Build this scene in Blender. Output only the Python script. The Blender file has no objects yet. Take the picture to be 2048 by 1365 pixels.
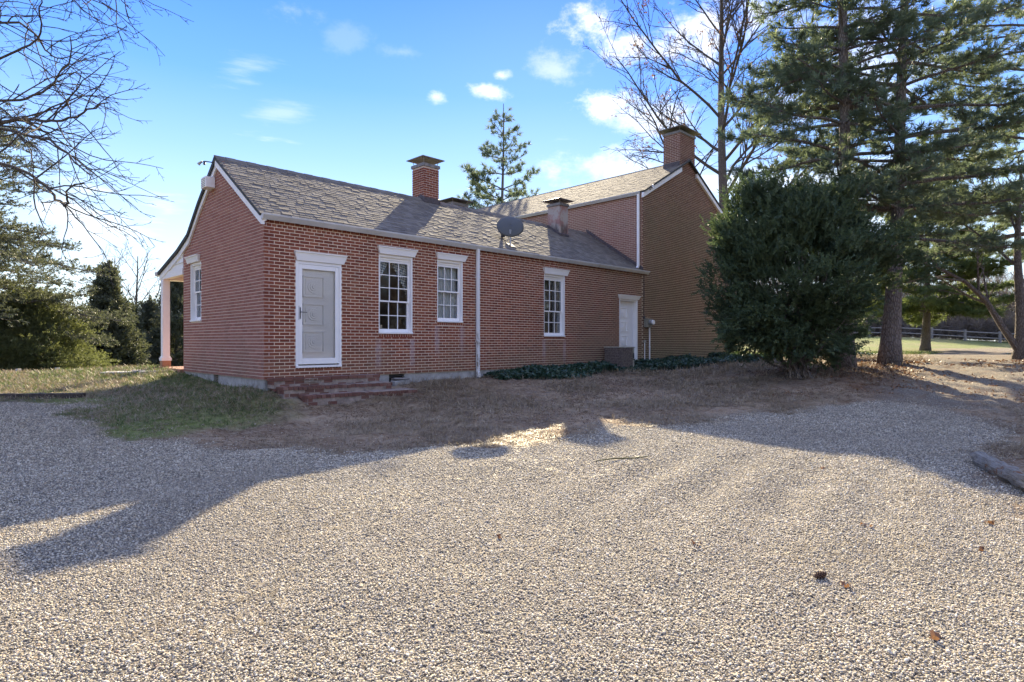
import bpy, math, random
import numpy as np
from mathutils import Vector, Matrix

random.seed(7)
rng = np.random.default_rng(11)
R = math.radians
C = bpy.context.scene.collection
SC = bpy.context.scene

# ------------------------------------------------------------------ camera
EYE = 1.5
cam_d = bpy.data.cameras.new('camera'); cam = bpy.data.objects.new('camera', cam_d); C.objects.link(cam)
cam.location = (0, 0, EYE); cam.rotation_euler = (R(90), 0, 0)
cam_d.sensor_width = 36; cam_d.lens = 1200 / 2048 * 36; cam_d.shift_y = 0.0007
cam_d.clip_start = 0.05; cam_d.clip_end = 3000
SC.camera = cam

# ------------------------------------------------------------------ node helper
def N(nt, t, ins=None, **props):
    n = nt.nodes.new(t)
    for k, v in props.items():
        setattr(n, k, v)
    for k, v in (ins or {}).items():
        s = n.inputs[k]
        if isinstance(v, bpy.types.NodeSocket):
            nt.links.new(v, s)
        elif isinstance(v, tuple) and len(v) == 3 and s.type == 'RGBA':
            s.default_value = (*v, 1)
        else:
            s.default_value = v
    return n
def math_(nt, op, a, b=0.0, clamp=False):
    return N(nt, 'ShaderNodeMath', {0: a, 1: b}, operation=op, use_clamp=clamp).outputs[0]
def mix_(nt, fac, a, b, blend='MIX'):
    n = nt.nodes.new('ShaderNodeMix'); n.data_type = 'RGBA'; n.blend_type = blend
    for i, v in ((0, fac), (6, a), (7, b)):
        s = n.inputs[i]
        if isinstance(v, bpy.types.NodeSocket): nt.links.new(v, s)
        elif i == 0: s.default_value = v
        else: s.default_value = (*v, 1)
    return n.outputs[2]
def ramp_(nt, fac, stops, interp='LINEAR'):
    n = nt.nodes.new('ShaderNodeValToRGB'); n.color_ramp.interpolation = interp
    e = n.color_ramp.elements
    while len(e) < len(stops): e.new(0.5)
    for el, (p, c) in zip(e, stops):
        el.position = p; el.color = (*c, 1) if len(c) == 3 else c
    nt.links.new(fac, n.inputs[0]); return n.outputs[0]
def srange(nt, v, a, b, x=0.0, y=1.0):
    return N(nt, 'ShaderNodeMapRange', {0: v, 1: a, 2: b, 3: x, 4: y}, interpolation_type='SMOOTHSTEP').outputs[0]

# ------------------------------------------------------------------ world: clear winter sky, low sun beyond the house
SUN_EL, SUN_AZ = 26.8, 2.2          # azimuth measured from +Y towards +X
world = bpy.data.worlds.new('World'); SC.world = world; world.use_nodes = True
nt = world.node_tree; nt.nodes.clear()
sky = N(nt, 'ShaderNodeTexSky', sky_type='NISHITA', sun_disc=False, sun_elevation=R(SUN_EL), sun_rotation=R(SUN_AZ),
        altitude=200.0, air_density=1.0, dust_density=0.15, ozone_density=2.5)
tc = N(nt, 'ShaderNodeTexCoord').outputs['Generated']
sx = N(nt, 'ShaderNodeSeparateXYZ', {0: tc})
dz = sx.outputs[2]
# deep blue of the clear air by height, blended with the physical sky
grad = ramp_(nt, N(nt, 'ShaderNodeMapRange', {0: dz, 1: -0.02, 2: 0.62}).outputs[0], [(0.0, (0.74, 0.86, 1.02)), (0.14, (0.64, 0.79, 1.04)), (0.33, (0.40, 0.61, 1.06)), (0.47, (0.24, 0.46, 1.07)), (0.62, (0.105, 0.32, 1.06)), (0.81, (0.045, 0.215, 1.03)), (1.0, (0.03, 0.18, 0.98))])
SKY_GAIN = 4.1
gr = N(nt, 'ShaderNodeVectorMath', {0: grad, 'Scale': SKY_GAIN}, operation='SCALE').outputs[0]
base = mix_(nt, 0.93, sky.outputs[0], gr)
# clouds
def cloud_noise(scale, stretch, det, rough, seed):
    mp = N(nt, 'ShaderNodeMapping', {'Vector': tc, 'Scale': stretch, 'Location': (seed, seed * .7, 0.3)})
    return N(nt, 'ShaderNodeTexNoise', {'Vector': mp.outputs[0], 'Scale': scale, 'Detail': det, 'Roughness': rough}).outputs[0]
def at_dir(px, py):
    v = Vector(((px - 1024) / 1200, 1, (684 - py) / 1200)); return v.normalized()
def blob(px, py, rx, ry, n):
    c = at_dir(px, py)
    d = N(nt, 'ShaderNodeVectorMath', {0: tc, 1: tuple(c)}, operation='SUBTRACT').outputs[0]
    m = N(nt, 'ShaderNodeVectorMath', {0: d, 1: (1200 / rx, 1200 / ry, 1200 / ry)}, operation='MULTIPLY').outputs[0]
    L = N(nt, 'ShaderNodeVectorMath', {0: m}, operation='LENGTH').outputs['Value']
    f = math_(nt, 'SUBTRACT', 1.0, L)
    f = math_(nt, 'ADD', f, math_(nt, 'MULTIPLY', math_(nt, 'SUBTRACT', n, 0.5), 4.2))
    return srange(nt, f, 0.0, 1.15)
n1 = cloud_noise(11.0, (1, 1, 1.6), 9, 0.66, 3.1)
n2 = cloud_noise(5.0, (1, 1, 6.5), 7, 0.62, 9.7)
fluffy = None
for (px, py, rx, ry, a) in [(1215, 60, 62, 42, 1), (1245, 85, 50, 42, 1), (1430, 70, 110, 90, .9), (1215, 208, 75, 26, .85), (985, 183, 46, 18, .7),
                            (1330, 245, 120, 50, .6), (690, 75, 40, 30, .10), (590, 25, 60, 30, .2), (800, 105, 60, 14, .14), (1120, 140, 60, 30, .35),
                            (1700, 120, 260, 110, .5), (875, 195, 22, 12, .6), (1005, 152, 22, 12, .6), (1300, 330, 180, 60, .5)]:
    b = math_(nt, 'MULTIPLY', blob(px, py, rx, ry, n1), a)
    fluffy = b if fluffy is None else math_(nt, 'MAXIMUM', fluffy, b)
wisps = None
for (px, py, rx, ry, a) in [(480, 140, 240, 22, .22), (560, 225, 280, 18, .2), (130, 410, 240, 40, .6), (330, 425, 100, 30, .6), (200, 470, 280, 40, .5), (1600, 430, 700, 120, .6)]:
    b = math_(nt, 'MULTIPLY', blob(px, py, rx, ry, n2), a)
    wisps = b if wisps is None else math_(nt, 'MAXIMUM', wisps, b)
# broken cloud added round the unseen sky to raise and whiten the ambient light
n3 = cloud_noise(3.2, (1, 1, 2.2), 7, 0.6, 21.3)
rest = math_(nt, 'MULTIPLY', srange(nt, n3, .44, .60, 0, .85), srange(nt, math_(nt, 'SUBTRACT', sx.outputs[1], math_(nt, 'MULTIPLY', dz, .9)), .12, -.15))
cl = math_(nt, 'MAXIMUM', math_(nt, 'MAXIMUM', fluffy, wisps), rest)
ccol = mix_(nt, n1, (SKY_GAIN * 1.05, SKY_GAIN * 1.05, SKY_GAIN * 1.08), (SKY_GAIN * .85, SKY_GAIN * .88, SKY_GAIN * .98))
skyc = mix_(nt, cl, base, ccol)
bg = N(nt, 'ShaderNodeBackground', {'Color': skyc, 'Strength': 0.12})
nt.links.new(bg.outputs[0], N(nt, 'ShaderNodeOutputWorld').inputs[0])

sun_d = bpy.data.lights.new('sun', 'SUN'); sun_d.energy = 5.0; sun_d.angle = R(0.55); sun_d.color = (1.0, 0.87, 0.70)
sun = bpy.data.objects.new('sun', sun_d); C.objects.link(sun)
sdir = Vector((math.sin(R(SUN_AZ)) * math.cos(R(SUN_EL)), math.cos(R(SUN_AZ)) * math.cos(R(SUN_EL)), math.sin(R(SUN_EL))))
sun.rotation_euler = sdir.to_track_quat('Z', 'Y').to_euler()
sun.location = sdir * 60

vs = SC.view_settings
vs.view_transform = 'Standard'; vs.look = 'None'; vs.exposure = 1.8; vs.use_white_balance = True; vs.white_balance_temperature = 7450; vs.white_balance_tint = 3.5; vs.gamma = 1.0; vs.use_curve_mapping = False
try:
    SC.cycles.max_bounces = 6; SC.cycles.transparent_max_bounces = 8; SC.cycles.transmission_bounces = 4
    SC.cycles.diffuse_bounces = 4; SC.cycles.glossy_bounces = 3; SC.cycles.use_denoising = True
    SC.cycles.caustics_reflective = False; SC.cycles.caustics_refractive = False
except Exception: pass

# ------------------------------------------------------------------ object helpers
def tag(o, label=None, cat=None, group=None, kind=None):
    if label: o['label'] = label
    if cat: o['category'] = cat
    if group: o['group'] = group
    if kind: o['kind'] = kind
    return o
def empty(name, loc=(0, 0, 0), rz=0, label=None, cat=None, group=None, parent=None):
    o = bpy.data.objects.new(name, None); C.objects.link(o); o.location = loc; o.rotation_euler = (0, 0, rz)
    o.empty_display_size = 0.2
    if parent: o.parent = parent
    return tag(o, label, cat, group)
def link(name, me, mat=None, parent=None):
    o = bpy.data.objects.new(name, me); C.objects.link(o)
    if mat is not None and len(me.materials) == 0:
        for m in (mat if isinstance(mat, (list, tuple)) else [mat]): me.materials.append(m)
    if parent: o.parent = parent
    return o
class MB:
    """collects polygons, builds one mesh"""
    def __init__(s): s.v = []; s.f = []; s.t = []; s.n = 0; s.m = []
    def add(s, verts, faces, tint=0.0, mi=0):
        verts = np.asarray(verts, float).reshape(-1, 3)
        s.v.append(verts); s.t.append(np.full(len(verts), tint) if np.isscalar(tint) else np.asarray(tint))
        faces = np.asarray(faces, int) + s.n
        s.f.append(faces); s.m.append(np.full(len(faces), mi, int)); s.n += len(verts); return s
    def box(s, x0, x1, y0, y1, z0, z1, tint=0.0, mi=0):
        s.add([(x0, y0, z0), (x1, y0, z0), (x1, y1, z0), (x0, y1, z0), (x0, y0, z1), (x1, y0, z1), (x1, y1, z1), (x0, y1, z1)], BOXF, tint, mi); return s
    def boxes(s, A, tint):
        """A: N x 6 (x0 x1 y0 y1 z0 z1)"""
        A = np.asarray(A, float)
        if not len(A): return s
        idx = [(0, 2, 4), (1, 2, 4), (1, 3, 4), (0, 3, 4), (0, 2, 5), (1, 2, 5), (1, 3, 5), (0, 3, 5)]
        V = np.stack([A[:, list(i)] for i in idx], 1)
        F = (np.array(BOXF)[None] + (np.arange(len(A)) * 8)[:, None, None]).reshape(-1, 4)
        s.add(V.reshape(-1, 3), F, np.repeat(tint, 8)); return s
    def prism(s, poly, axis, a, b, tint=0.0, mi=0):
        """poly: 2D points; extruded along axis (0,1,2) from a to b"""
        n = len(poly); V = []
        for w in (a, b):
            for p in poly:
                q = list(p); q.insert(axis, w); V.append(q)
        V = np.array(V, float)
        s.v.append(V); s.t.append(np.full(len(V), tint))
        base = s.n
        s.f.append([list(base + np.arange(n))]); s.m.append(np.array([mi])); s.f.append([list(base + n + np.arange(n))[::-1]]); s.m.append(np.array([mi]))
        q = [[base + i, base + (i + 1) % n, base + n + (i + 1) % n, base + n + i][::-1] for i in range(n)]
        s.f.append(q); s.m.append(np.full(n, mi, int)); s.n += 2 * n; return s
    def tube(s, pts, rad, sides=6, tint=0.0, mi=0, cap=True):
        P = np.asarray(pts, float); n = len(P); rad = np.full(n, rad) if np.isscalar(rad) else np.asarray(rad, float)
        T = np.gradient(P, axis=0); T /= np.maximum(np.linalg.norm(T, axis=1, keepdims=True), 1e-9)
        m = T.mean(0); ref = np.array([0, 0, 1.0]) if abs(m[2]) < 0.8 * np.linalg.norm(m) + 1e-9 else np.array([1.0, 0.02, 0])
        A = np.cross(T, ref); A /= np.maximum(np.linalg.norm(A, axis=1, keepdims=True), 1e-9); B = np.cross(T, A)
        th = np.arange(sides) * 2 * math.pi / sides
        V = P[:, None] + rad[:, None, None] * (np.cos(th)[None, :, None] * A[:, None] + np.sin(th)[None, :, None] * B[:, None])
        i = np.arange(n - 1)[:, None] * sides; j = np.arange(sides)[None]; k = (j + 1) % sides
        F = np.stack([i + j, i + k, i + sides + k, i + sides + j], -1).reshape(-1, 4)
        s.add(V.reshape(-1, 3), F, tint, mi)
        if cap and sides > 3:
            s.f.append([list(s.n - sides + np.arange(sides)), list((s.n - n * sides + np.arange(sides))[::-1])]); s.m.append(np.array([mi, mi]))
        return s
    def disc(s, c, axis, r, h, sides=20, tint=0.0, mi=0, r2=None):
        c = np.array(c, float); a = np.zeros(3); a[axis] = h
        return s.tube([c, c + a], [r, r if r2 is None else r2], sides, tint, mi)
    def build(s, name, mat, parent=None, smooth=False, mesh_only=False):
        V = np.concatenate(s.v) if s.v else np.zeros((0, 3))
        faces = []
        for f in s.f:
            faces += (f.tolist() if isinstance(f, np.ndarray) else [list(map(int, q)) for q in f])
        me = bpy.data.meshes.new(name)
        if all(isinstance(f, np.ndarray) for f in s.f) and s.f and len({f.shape[1] for f in s.f}) == 1:
            F = np.concatenate(s.f); k = F.shape[1]
            me.vertices.add(len(V)); me.vertices.foreach_set('co', V.ravel())
            me.loops.add(F.size); me.loops.foreach_set('vertex_index', F.ravel().astype(np.int32))
            me.polygons.add(len(F)); me.polygons.foreach_set('loop_start', (np.arange(len(F)) * k).astype(np.int32))
            me.polygons.foreach_set('loop_total', np.full(len(F), k, np.int32))
            me.update(calc_edges=True)
        else:
            me.from_pydata(V.tolist(), [], faces)
        mi = np.concatenate(s.m)
        if mi.any(): me.polygons.foreach_set('material_index', mi.astype(np.int32))
        me.polygons.foreach_set('use_smooth', np.full(len(me.polygons), smooth, bool))
        at_ = me.attributes.new('tint', 'FLOAT', 'POINT'); at_.data.foreach_set('value', np.concatenate(s.t).astype(np.float32))
        for m in (mat if isinstance(mat, (list, tuple)) else [mat]):
            if m is not None: me.materials.append(m)
        me.update()
        if mesh_only: return me
        return link(name, me, None, parent)
BOXF = [(0, 3, 2, 1), (4, 5, 6, 7), (0, 1, 5, 4), (1, 2, 6, 5), (2, 3, 7, 6), (3, 0, 4, 7)]
def bevel(o, w=0.006, seg=2):
    m = o.modifiers.new('bevel', 'BEVEL'); m.width = w; m.segments = seg; m.limit_method = 'ANGLE'; return o

# ------------------------------------------------------------------ materials
def new_mat(name):
    m = bpy.data.materials.new(name); m.use_nodes = True; nt = m.node_tree; nt.nodes.clear(); return m, nt
def finish(nt, col, rough=0.8, bump=None, bstr=0.3, bdist=0.01, spec=0.4, metal=0.0, transl=None, tw=0.35):
    ins = {'Base Color': col, 'Roughness': rough, 'Metallic': metal, 'Specular IOR Level': spec}
    p = N(nt, 'ShaderNodeBsdfPrincipled', ins)
    if bump is not None:
        b = N(nt, 'ShaderNodeBump', {'Height': bump, 'Strength': bstr, 'Distance': bdist}); nt.links.new(b.outputs[0], p.inputs['Normal'])
    out = N(nt, 'ShaderNodeOutputMaterial'); s = p.outputs[0]
    if transl is not None:
        t = N(nt, 'ShaderNodeBsdfTranslucent', {'Color': transl})
        s = N(nt, 'ShaderNodeMixShader', {0: tw, 1: s, 2: t.outputs[0]}).outputs[0]
    nt.links.new(s, out.inputs[0])
def wpos(nt): return N(nt, 'ShaderNodeNewGeometry').outputs['Position']
def noise(nt, scale, det=4, rough=.6, vec=None, stretch=None, out=0):
    v = vec if vec is not None else wpos(nt)
    if stretch: v = N(nt, 'ShaderNodeMapping', {'Vector': v, 'Scale': stretch}).outputs[0]
    return N(nt, 'ShaderNodeTexNoise', {'Vector': v, 'Scale': scale, 'Detail': det, 'Roughness': rough}).outputs[out]
def tint_(nt):
    a = N(nt, 'ShaderNodeAttribute', attribute_name='tint').outputs['Fac']
    r = N(nt, 'ShaderNodeObjectInfo').outputs['Random']
    return math_(nt, 'FRACT', math_(nt, 'ADD', a, r))
def plain(name, col, rough=.6, var=.12, scale=9, bstr=.15, metal=0, spec=.4, dirt=None, stretch=None):
    m, nt = new_mat(name)
    f = noise(nt, scale, 5, .65, stretch=stretch)
    dark = tuple(c * (1 - var * 1.6) for c in col); lite = tuple(min(1, c * (1 + var)) for c in col)
    c = ramp_(nt, f, [(.3, dark), (.7, lite)])
    if dirt:
        g = noise(nt, 2.3, 6, .7, stretch=(1, 1, .5))
        c = mix_(nt, srange(nt, g, .52, .75, 0, .55), c, dirt)
    finish(nt, c, rough, noise(nt, scale * 6, 3), bstr, .004, spec, metal)
    return m
def house_st(nt):
    """house coordinates (s along the front, t into the house, z) from the world position"""
    p = N(nt, 'ShaderNodeVectorMath', {0: wpos(nt), 1: (4.965, -12.0, 0)}, operation='ADD').outputs[0]
    r = N(nt, 'ShaderNodeVectorRotate', {'Vector': p, 'Axis': (0, 0, 1), 'Angle': -math.pi / 4}).outputs[0]
    x = N(nt, 'ShaderNodeSeparateXYZ', {0: r}); return x.outputs[0], x.outputs[1], x.outputs[2]
def stains(nt, c, mildew, strength=1.0):
    s, t, z = house_st(nt)
    n = noise(nt, 0.9, 5, .65); nf = noise(nt, 5, 5, .7)
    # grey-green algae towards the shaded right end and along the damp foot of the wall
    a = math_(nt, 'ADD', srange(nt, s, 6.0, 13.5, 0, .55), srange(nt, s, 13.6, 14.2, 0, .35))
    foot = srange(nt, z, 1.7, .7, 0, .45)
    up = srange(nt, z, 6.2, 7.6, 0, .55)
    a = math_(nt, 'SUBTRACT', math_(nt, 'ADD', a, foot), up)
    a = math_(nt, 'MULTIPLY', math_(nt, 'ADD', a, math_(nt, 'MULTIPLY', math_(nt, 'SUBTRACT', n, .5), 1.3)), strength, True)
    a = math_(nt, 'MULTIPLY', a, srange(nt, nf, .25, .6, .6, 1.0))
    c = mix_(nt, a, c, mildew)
    # pale salts that washed down from the window corners
    e = None
    for si, zt in ((2.66, 1.6), (3.6, 1.6), (4.36, 1.95), (5.17, 1.95), (8.38, 1.6), (9.32, 1.6)):
        d = math_(nt, 'ABSOLUTE', math_(nt, 'SUBTRACT', s, si))
        g = math_(nt, 'MULTIPLY', srange(nt, d, .12, .0, 0, 1), math_(nt, 'MULTIPLY', srange(nt, z, zt, zt - .08), srange(nt, z, zt - .95, zt - .35)))
        e = g if e is None else math_(nt, 'MAXIMUM', e, g)
    e = math_(nt, 'MULTIPLY', e, math_(nt, 'MULTIPLY', srange(nt, t, .2, .1), srange(nt, nf, .3, .6,   .08, .42)))
    return mix_(nt, e, c, (.55, .5, .55))
def make_brick(name, stops, mildew, strength=1.0):
    m, nt = new_mat(name)
    c = ramp_(nt, tint_(nt), stops)
    c = mix_(nt, srange(nt, noise(nt, 38, 4, .7), .35, .75, 0, .45), c, (.1, .035, .03))
    c = stains(nt, c, mildew, strength)
    finish(nt, c, .88, noise(nt, 90, 4, .7), .5, .004, .25)
    return m
brick_m = make_brick('red brick', [(0, (.18, .05, .031)), (.35, (.24, .069, .041)), (.7, (.285, .087, .05)), (1, (.33, .118, .068))], (.185, .14, .095), .9)
brick_gable_m = make_brick('weathered red brick paled by glare', [(0, (.31, .135, .105)), (.5, (.365, .165, .13)), (1, (.41, .20, .155))], (.22, .155, .11), .9)  # paler than the front brick: sun-glare bloom put into the weathered colour
brick_main_m = make_brick('grey stained brick', [(0, (.17, .065, .05)), (.5, (.22, .09, .066)), (1, (.26, .12, .088))], (.15, .118, .075), .8)
m, nt = new_mat('mortar')
c = mix_(nt, noise(nt, 14, 5, .7), (.74, .61, .48), (.90, .78, .64)); c = stains(nt, c, (.52, .44, .30), .8)
finish(nt, c, .95, noise(nt, 120, 3), .4, .003, .15); mortar_m = m
m, nt = new_mat('mortar on glare-paled wall')  # softer mortar contrast, the gable's glare haze put into the colour
c = mix_(nt, noise(nt, 14, 5, .7), (.60, .48, .42), (.74, .62, .54)); c = stains(nt, c, (.46, .38, .28), .6)
finish(nt, c, .95, noise(nt, 120, 3), .4, .003, .15); mortar_gable_m = m
white_m = plain('white paint', (.88, .875, .86), .45, .03, 3, .12)
cream_m = plain('cream paint', (.70, .66, .58), .55, .06, 4, .1)
gutter_m = plain('gutter enamel', (.60, .61, .62), .38, .08, 2.2, .05, dirt=(.33, .31, .28), stretch=(1, 1, .3))
m, nt = new_mat('downspout enamel')
z = N(nt, 'ShaderNodeSeparateXYZ', {0: wpos(nt)}).outputs[2]
rust = math_(nt, 'MULTIPLY', srange(nt, z, 2.0, 1.3), srange(nt, noise(nt, 14, 6, .75, stretch=(1, 1, .35)), .48, .62))
finish(nt, mix_(nt, rust, mix_(nt, noise(nt, 4, 4), (.68, .68, .67), (.78, .78, .77)), (.16, .13, .08)), .45, noise(nt, 30), .1, .003); spout_m = m
concrete_m = plain('concrete', (.38, .37, .35), .9, .22, 6, .5, dirt=(.22, .2, .16))
dark_m = plain('dark metal', (.045, .047, .05), .5, .2, 12, .2)
cap_m = plain('galvanised sheet', (.25, .235, .23), .55, .3, 7, .2, metal=.15, dirt=(.12, .11, .10))
flash_m = plain('bitumen flashing', (.09, .075, .08), .6, .3, 14, .4)
dish_m = plain('grey dish paint', (.075, .082, .085), .5, .1, 3, .05)
galv_m = plain('galvanised pipe', (.45, .47, .5), .4, .15, 12, .1, metal=.6)
grille_m = plain('brown coil grille', (.25, .205, .18), .7, .4, 22, .4)
beige_m = plain('faded beige enamel', (.40, .39, .33), .55, .2, 7, .15, dirt=(.2, .18, .13))
boxgrey_m = plain('aged meter paint', (.27, .26, .21), .6, .25, 10, .2, dirt=(.16, .1, .06))
wood_m = plain('weathered fence wood', (.27, .25, .23), .85, .3, 12, .5, stretch=(1, 1, 1))
roofedge_m = plain('dark roof edge', (.05, .055, .055), .7, .3, 12, .3)
inner_m = plain('tan room wall', (.16, .12, .085), .9, .08, 3, .1)
m, nt = new_mat('asphalt shingle')
t_ = tint_(nt)
c = ramp_(nt, t_, [(0, (.095, .082, .068)), (.3, (.125, .108, .09)), (.65, (.155, .135, .11)), (1, (.19, .168, .14))])
st = srange(nt, noise(nt, 1.4, 6, .7, stretch=(1, 1, .25)), .5, .75, 0, .5)
c = mix_(nt, st, c, (.085, .078, .075))
c = mix_(nt, srange(nt, noise(nt, 260, 2, .6), .4, .7, 0, .35), c, (.27, .245, .21))
finish(nt, c, .9, noise(nt, 240, 3, .7), .35, .003, .3); shingle_m = m
m, nt = new_mat('window glass')
fr = N(nt, 'ShaderNodeFresnel', {'IOR': 1.45}).outputs[0]
fr = math_(nt, 'MULTIPLY', fr, .85)
gl = N(nt, 'ShaderNodeBsdfGlossy', {'Roughness': .02, 'Color': (.9, .95, 1)}); tr = N(nt, 'ShaderNodeBsdfTransparent', {'Color': (.985, .99, .99)})
nt.links.new(N(nt, 'ShaderNodeMixShader', {0: fr, 1: tr.outputs[0], 2: gl.outputs[0]}).outputs[0], N(nt, 'ShaderNodeOutputMaterial').inputs[0]); glass_m = m

def bark(name, a, b, sc=9, st=(1, 1, .22)):
    m, nt = new_mat(name); f = noise(nt, sc, 6, .7, stretch=st); g = noise(nt, sc * 3.2, 5, .7, stretch=(1, 1, .35))
    v = N(nt, 'ShaderNodeTexVoronoi', {'Vector': N(nt, 'ShaderNodeMapping', {'Vector': wpos(nt), 'Scale': (1, 1, .3)}).outputs[0], 'Scale': sc * 2.4}, feature='DISTANCE_TO_EDGE').outputs[0]
    h = math_(nt, 'ADD', srange(nt, v, 0, .25), math_(nt, 'MULTIPLY', g, .6))
    finish(nt, ramp_(nt, math_(nt, 'MULTIPLY', math_(nt, 'ADD', f, h), .5), [(.2, a), (.75, b)]), .95, h, .9, .03, .2); return m
pinebark_m = bark('pine bark', (.055, .045, .04), (.24, .21, .19))
twig_m = bark('bare twig bark', (.05, .042, .036), (.16, .14, .12), 14)
oakbark_m = bark('oak bark', (.06, .05, .045), (.2, .175, .155), 12)
def leafmat(name, stops, tr, tw=.35, rough=.55, spec=.35):
    m, nt = new_mat(name); r = N(nt, 'ShaderNodeObjectInfo').outputs['Random']
    big = noise(nt, .9, 3, .5)
    f = math_(nt, 'ADD', math_(nt, 'MULTIPLY', r, .6), math_(nt, 'MULTIPLY', big, .5))
    c = ramp_(nt, f, stops); finish(nt, c, rough, spec=spec, transl=mix_(nt, .5, c, tr), tw=tw); return m
pine_m = leafmat('pine needles', [(.15, (.075, .115, .09)), (.5, (.115, .165, .12)), (.85, (.16, .205, .12)), (1, (.23, .24, .11))], (.26, .32, .14), .42)
pinefar_m = leafmat('sunlit pine needles', [(.15, (.05, .08, .03)), (.5, (.09, .13, .045)), (1, (.16, .19, .07))], (.28, .34, .1), .45)
yew_m = leafmat('yew needles', [(.15, (.036, .064, .036)), (.5, (.066, .105, .055)), (.9, (.12, .16, .075)), (1, (.21, .24, .1))], (.14, .2, .07), .32)
cedar_m = leafmat('cedar sprays', [(.15, (.055, .068, .05)), (.5, (.085, .10, .07)), (1, (.14, .145, .09))], (.18, .2, .08), .3)  # sprays tinted greyer and lighter, distance haze put into the colour
juniper_m = leafmat('juniper sprays', [(.15, (.085, .10, .05)), (.5, (.125, .145, .065)), (1, (.18, .195, .085))], (.3, .34, .1), .4)
ivy_m = leafmat('ivy leaves', [(.15, (.022, .055, .04)), (.5, (.04, .09, .062)), (1, (.075, .13, .08))], (.08, .14, .05), .2, .42, .5)
brown_m = leafmat('brown oak leaves', [(.15, (.085, .045, .028)), (.5, (.15, .075, .042)), (1, (.24, .13, .07))], (.25, .13, .06), .3)
litter_m = leafmat('leaf litter', [(.15, (.09, .05, .03)), (.5, (.18, .10, .055)), (.8, (.28, .15, .08)), (1, (.36, .26, .17))], (.3, .16, .07), .2)
dry_m = leafmat('dry grass', [(.15, (.15, .11, .07)), (.5, (.28, .22, .145)), (1, (.50, .42, .30))], (.3, .25, .14), .25)
green_m = leafmat('green grass', [(.15, (.05, .09, .03)), (.5, (.09, .14, .045)), (1, (.2, .21, .09))], (.16, .22, .06), .3)
brush_m = leafmat('brush twigs', [(.1, (.10, .085, .075)), (.5, (.17, .145, .125)), (1, (.26, .215, .18))], (.2, .15, .1), .1)
m, nt = new_mat('river gravel stone')
r = N(nt, 'ShaderNodeObjectInfo').outputs['Random']
c = ramp_(nt, r, [(0, (.085, .075, .055)), (.16, (.18, .155, .115)), (.32, (.34, .30, .22)), (.5, (.49, .44, .34)), (.66, (.61, .55, .42)), (.76, (.47, .36, .23)), (.85, (.30, .27, .22)), (.95, (.80, .74, .60)), (1, (.36, .24, .15))])
big = noise(nt, .55, 5, .6)
c = mix_(nt, srange(nt, big, .42, .68, 0, .45), c, (.26, .225, .17))
c = mix_(nt, srange(nt, noise(nt, 160, 3, .6), .45, .7, 0, .3), c, (.60, .56, .5))
finish(nt, c, .72, noise(nt, 200, 3), .3, .004, .4); stone_m = m

# ------------------------------------------------------------------ terrain height
CP = np.array([(0,2,0),(-4,3,0),(4,3,0),(-6,6,0),(0,6,0),(6,6,0),(-3,7.5,0),(3,8,.03),(7,9,.16),(0,9.5,.1),(-6,9,.1),(-10,9,.2),(-12,12,.42),
(-4.3,11.3,.27),(-2.1,13,.28),(-5,11.9,.5),(-2.84,14.1,.5),(-.72,16.2,.55),(1.4,18.4,.57),(4.2,21.2,.55),(9.2,26.1,.8),(3.5,16.2,.36),(5,14,.33),(7.2,15.2,.6),
(10.7,17,.88),(14,14,.62),(12,9,.32),(10,5,.08),(20,22,1.0),(22,30,.85),(28,30,.85),(33,45,1.1),(42,65,2.1),(46,52,.75),(30,60,2.0),(36,52,1.4),
(-8.6,15.6,.70),(-6,13,.48),(-6.9,13.9,.53),(-7.8,14.8,.61),(-7,11.5,.38),(-8,13.2,.48),(-9.8,14.2,.50),(-12,16,.62),(-16,16,.55),(-14,22,.3),(-20,26,-.2),(-30,40,-1.5),(-10,25,.6),(-10,40,-.6),(-20,60,-2.2),(0,40,.4),(0,80,-1),(60,80,1.5),(-60,80,-3),
(0,-5,0),(10,-5,0),(-10,-5,0),(-20,5,.1),(20,5,.15),(-40,20,-.8),(60,30,0.8),(-60,-20,-1),(60,-20,0),(-25,14,.2),(-14,12,.4),(18,14,.7)], float)
_n = len(CP); _d = np.sqrt(((CP[:, None, :2] - CP[None, :, :2]) ** 2).sum(-1) + 2.25)
_A = np.zeros((_n + 1, _n + 1)); _A[:_n, :_n] = -_d; _A[:_n, _n] = 1; _A[_n, :_n] = 1
_W = np.linalg.solve(_A, np.append(CP[:, 2], 0))
def H0(x, y):
    x = np.asarray(x, float); y = np.asarray(y, float); o = np.full(x.shape, _W[-1])
    for i in range(_n): o = o - _W[i] * np.sqrt((x - CP[i, 0]) ** 2 + (y - CP[i, 1]) ** 2 + 2.25)
    return o
_G = rng.random((256, 256))
def vn(x, y, s, o=0):
    x = np.asarray(x, float) * s + 50.3 + o * 17.1; y = np.asarray(y, float) * s + 31.7 + o * 9.3
    i = np.floor(x).astype(int); j = np.floor(y).astype(int); fx = x - i; fy = y - j
    fx = fx * fx * (3 - 2 * fx); fy = fy * fy * (3 - 2 * fy)
    g = lambda a, b: _G[a % 256, b % 256]
    return (g(i, j) * (1 - fx) + g(i + 1, j) * fx) * (1 - fy) + (g(i, j + 1) * (1 - fx) + g(i + 1, j + 1) * fx) * fy
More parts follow.
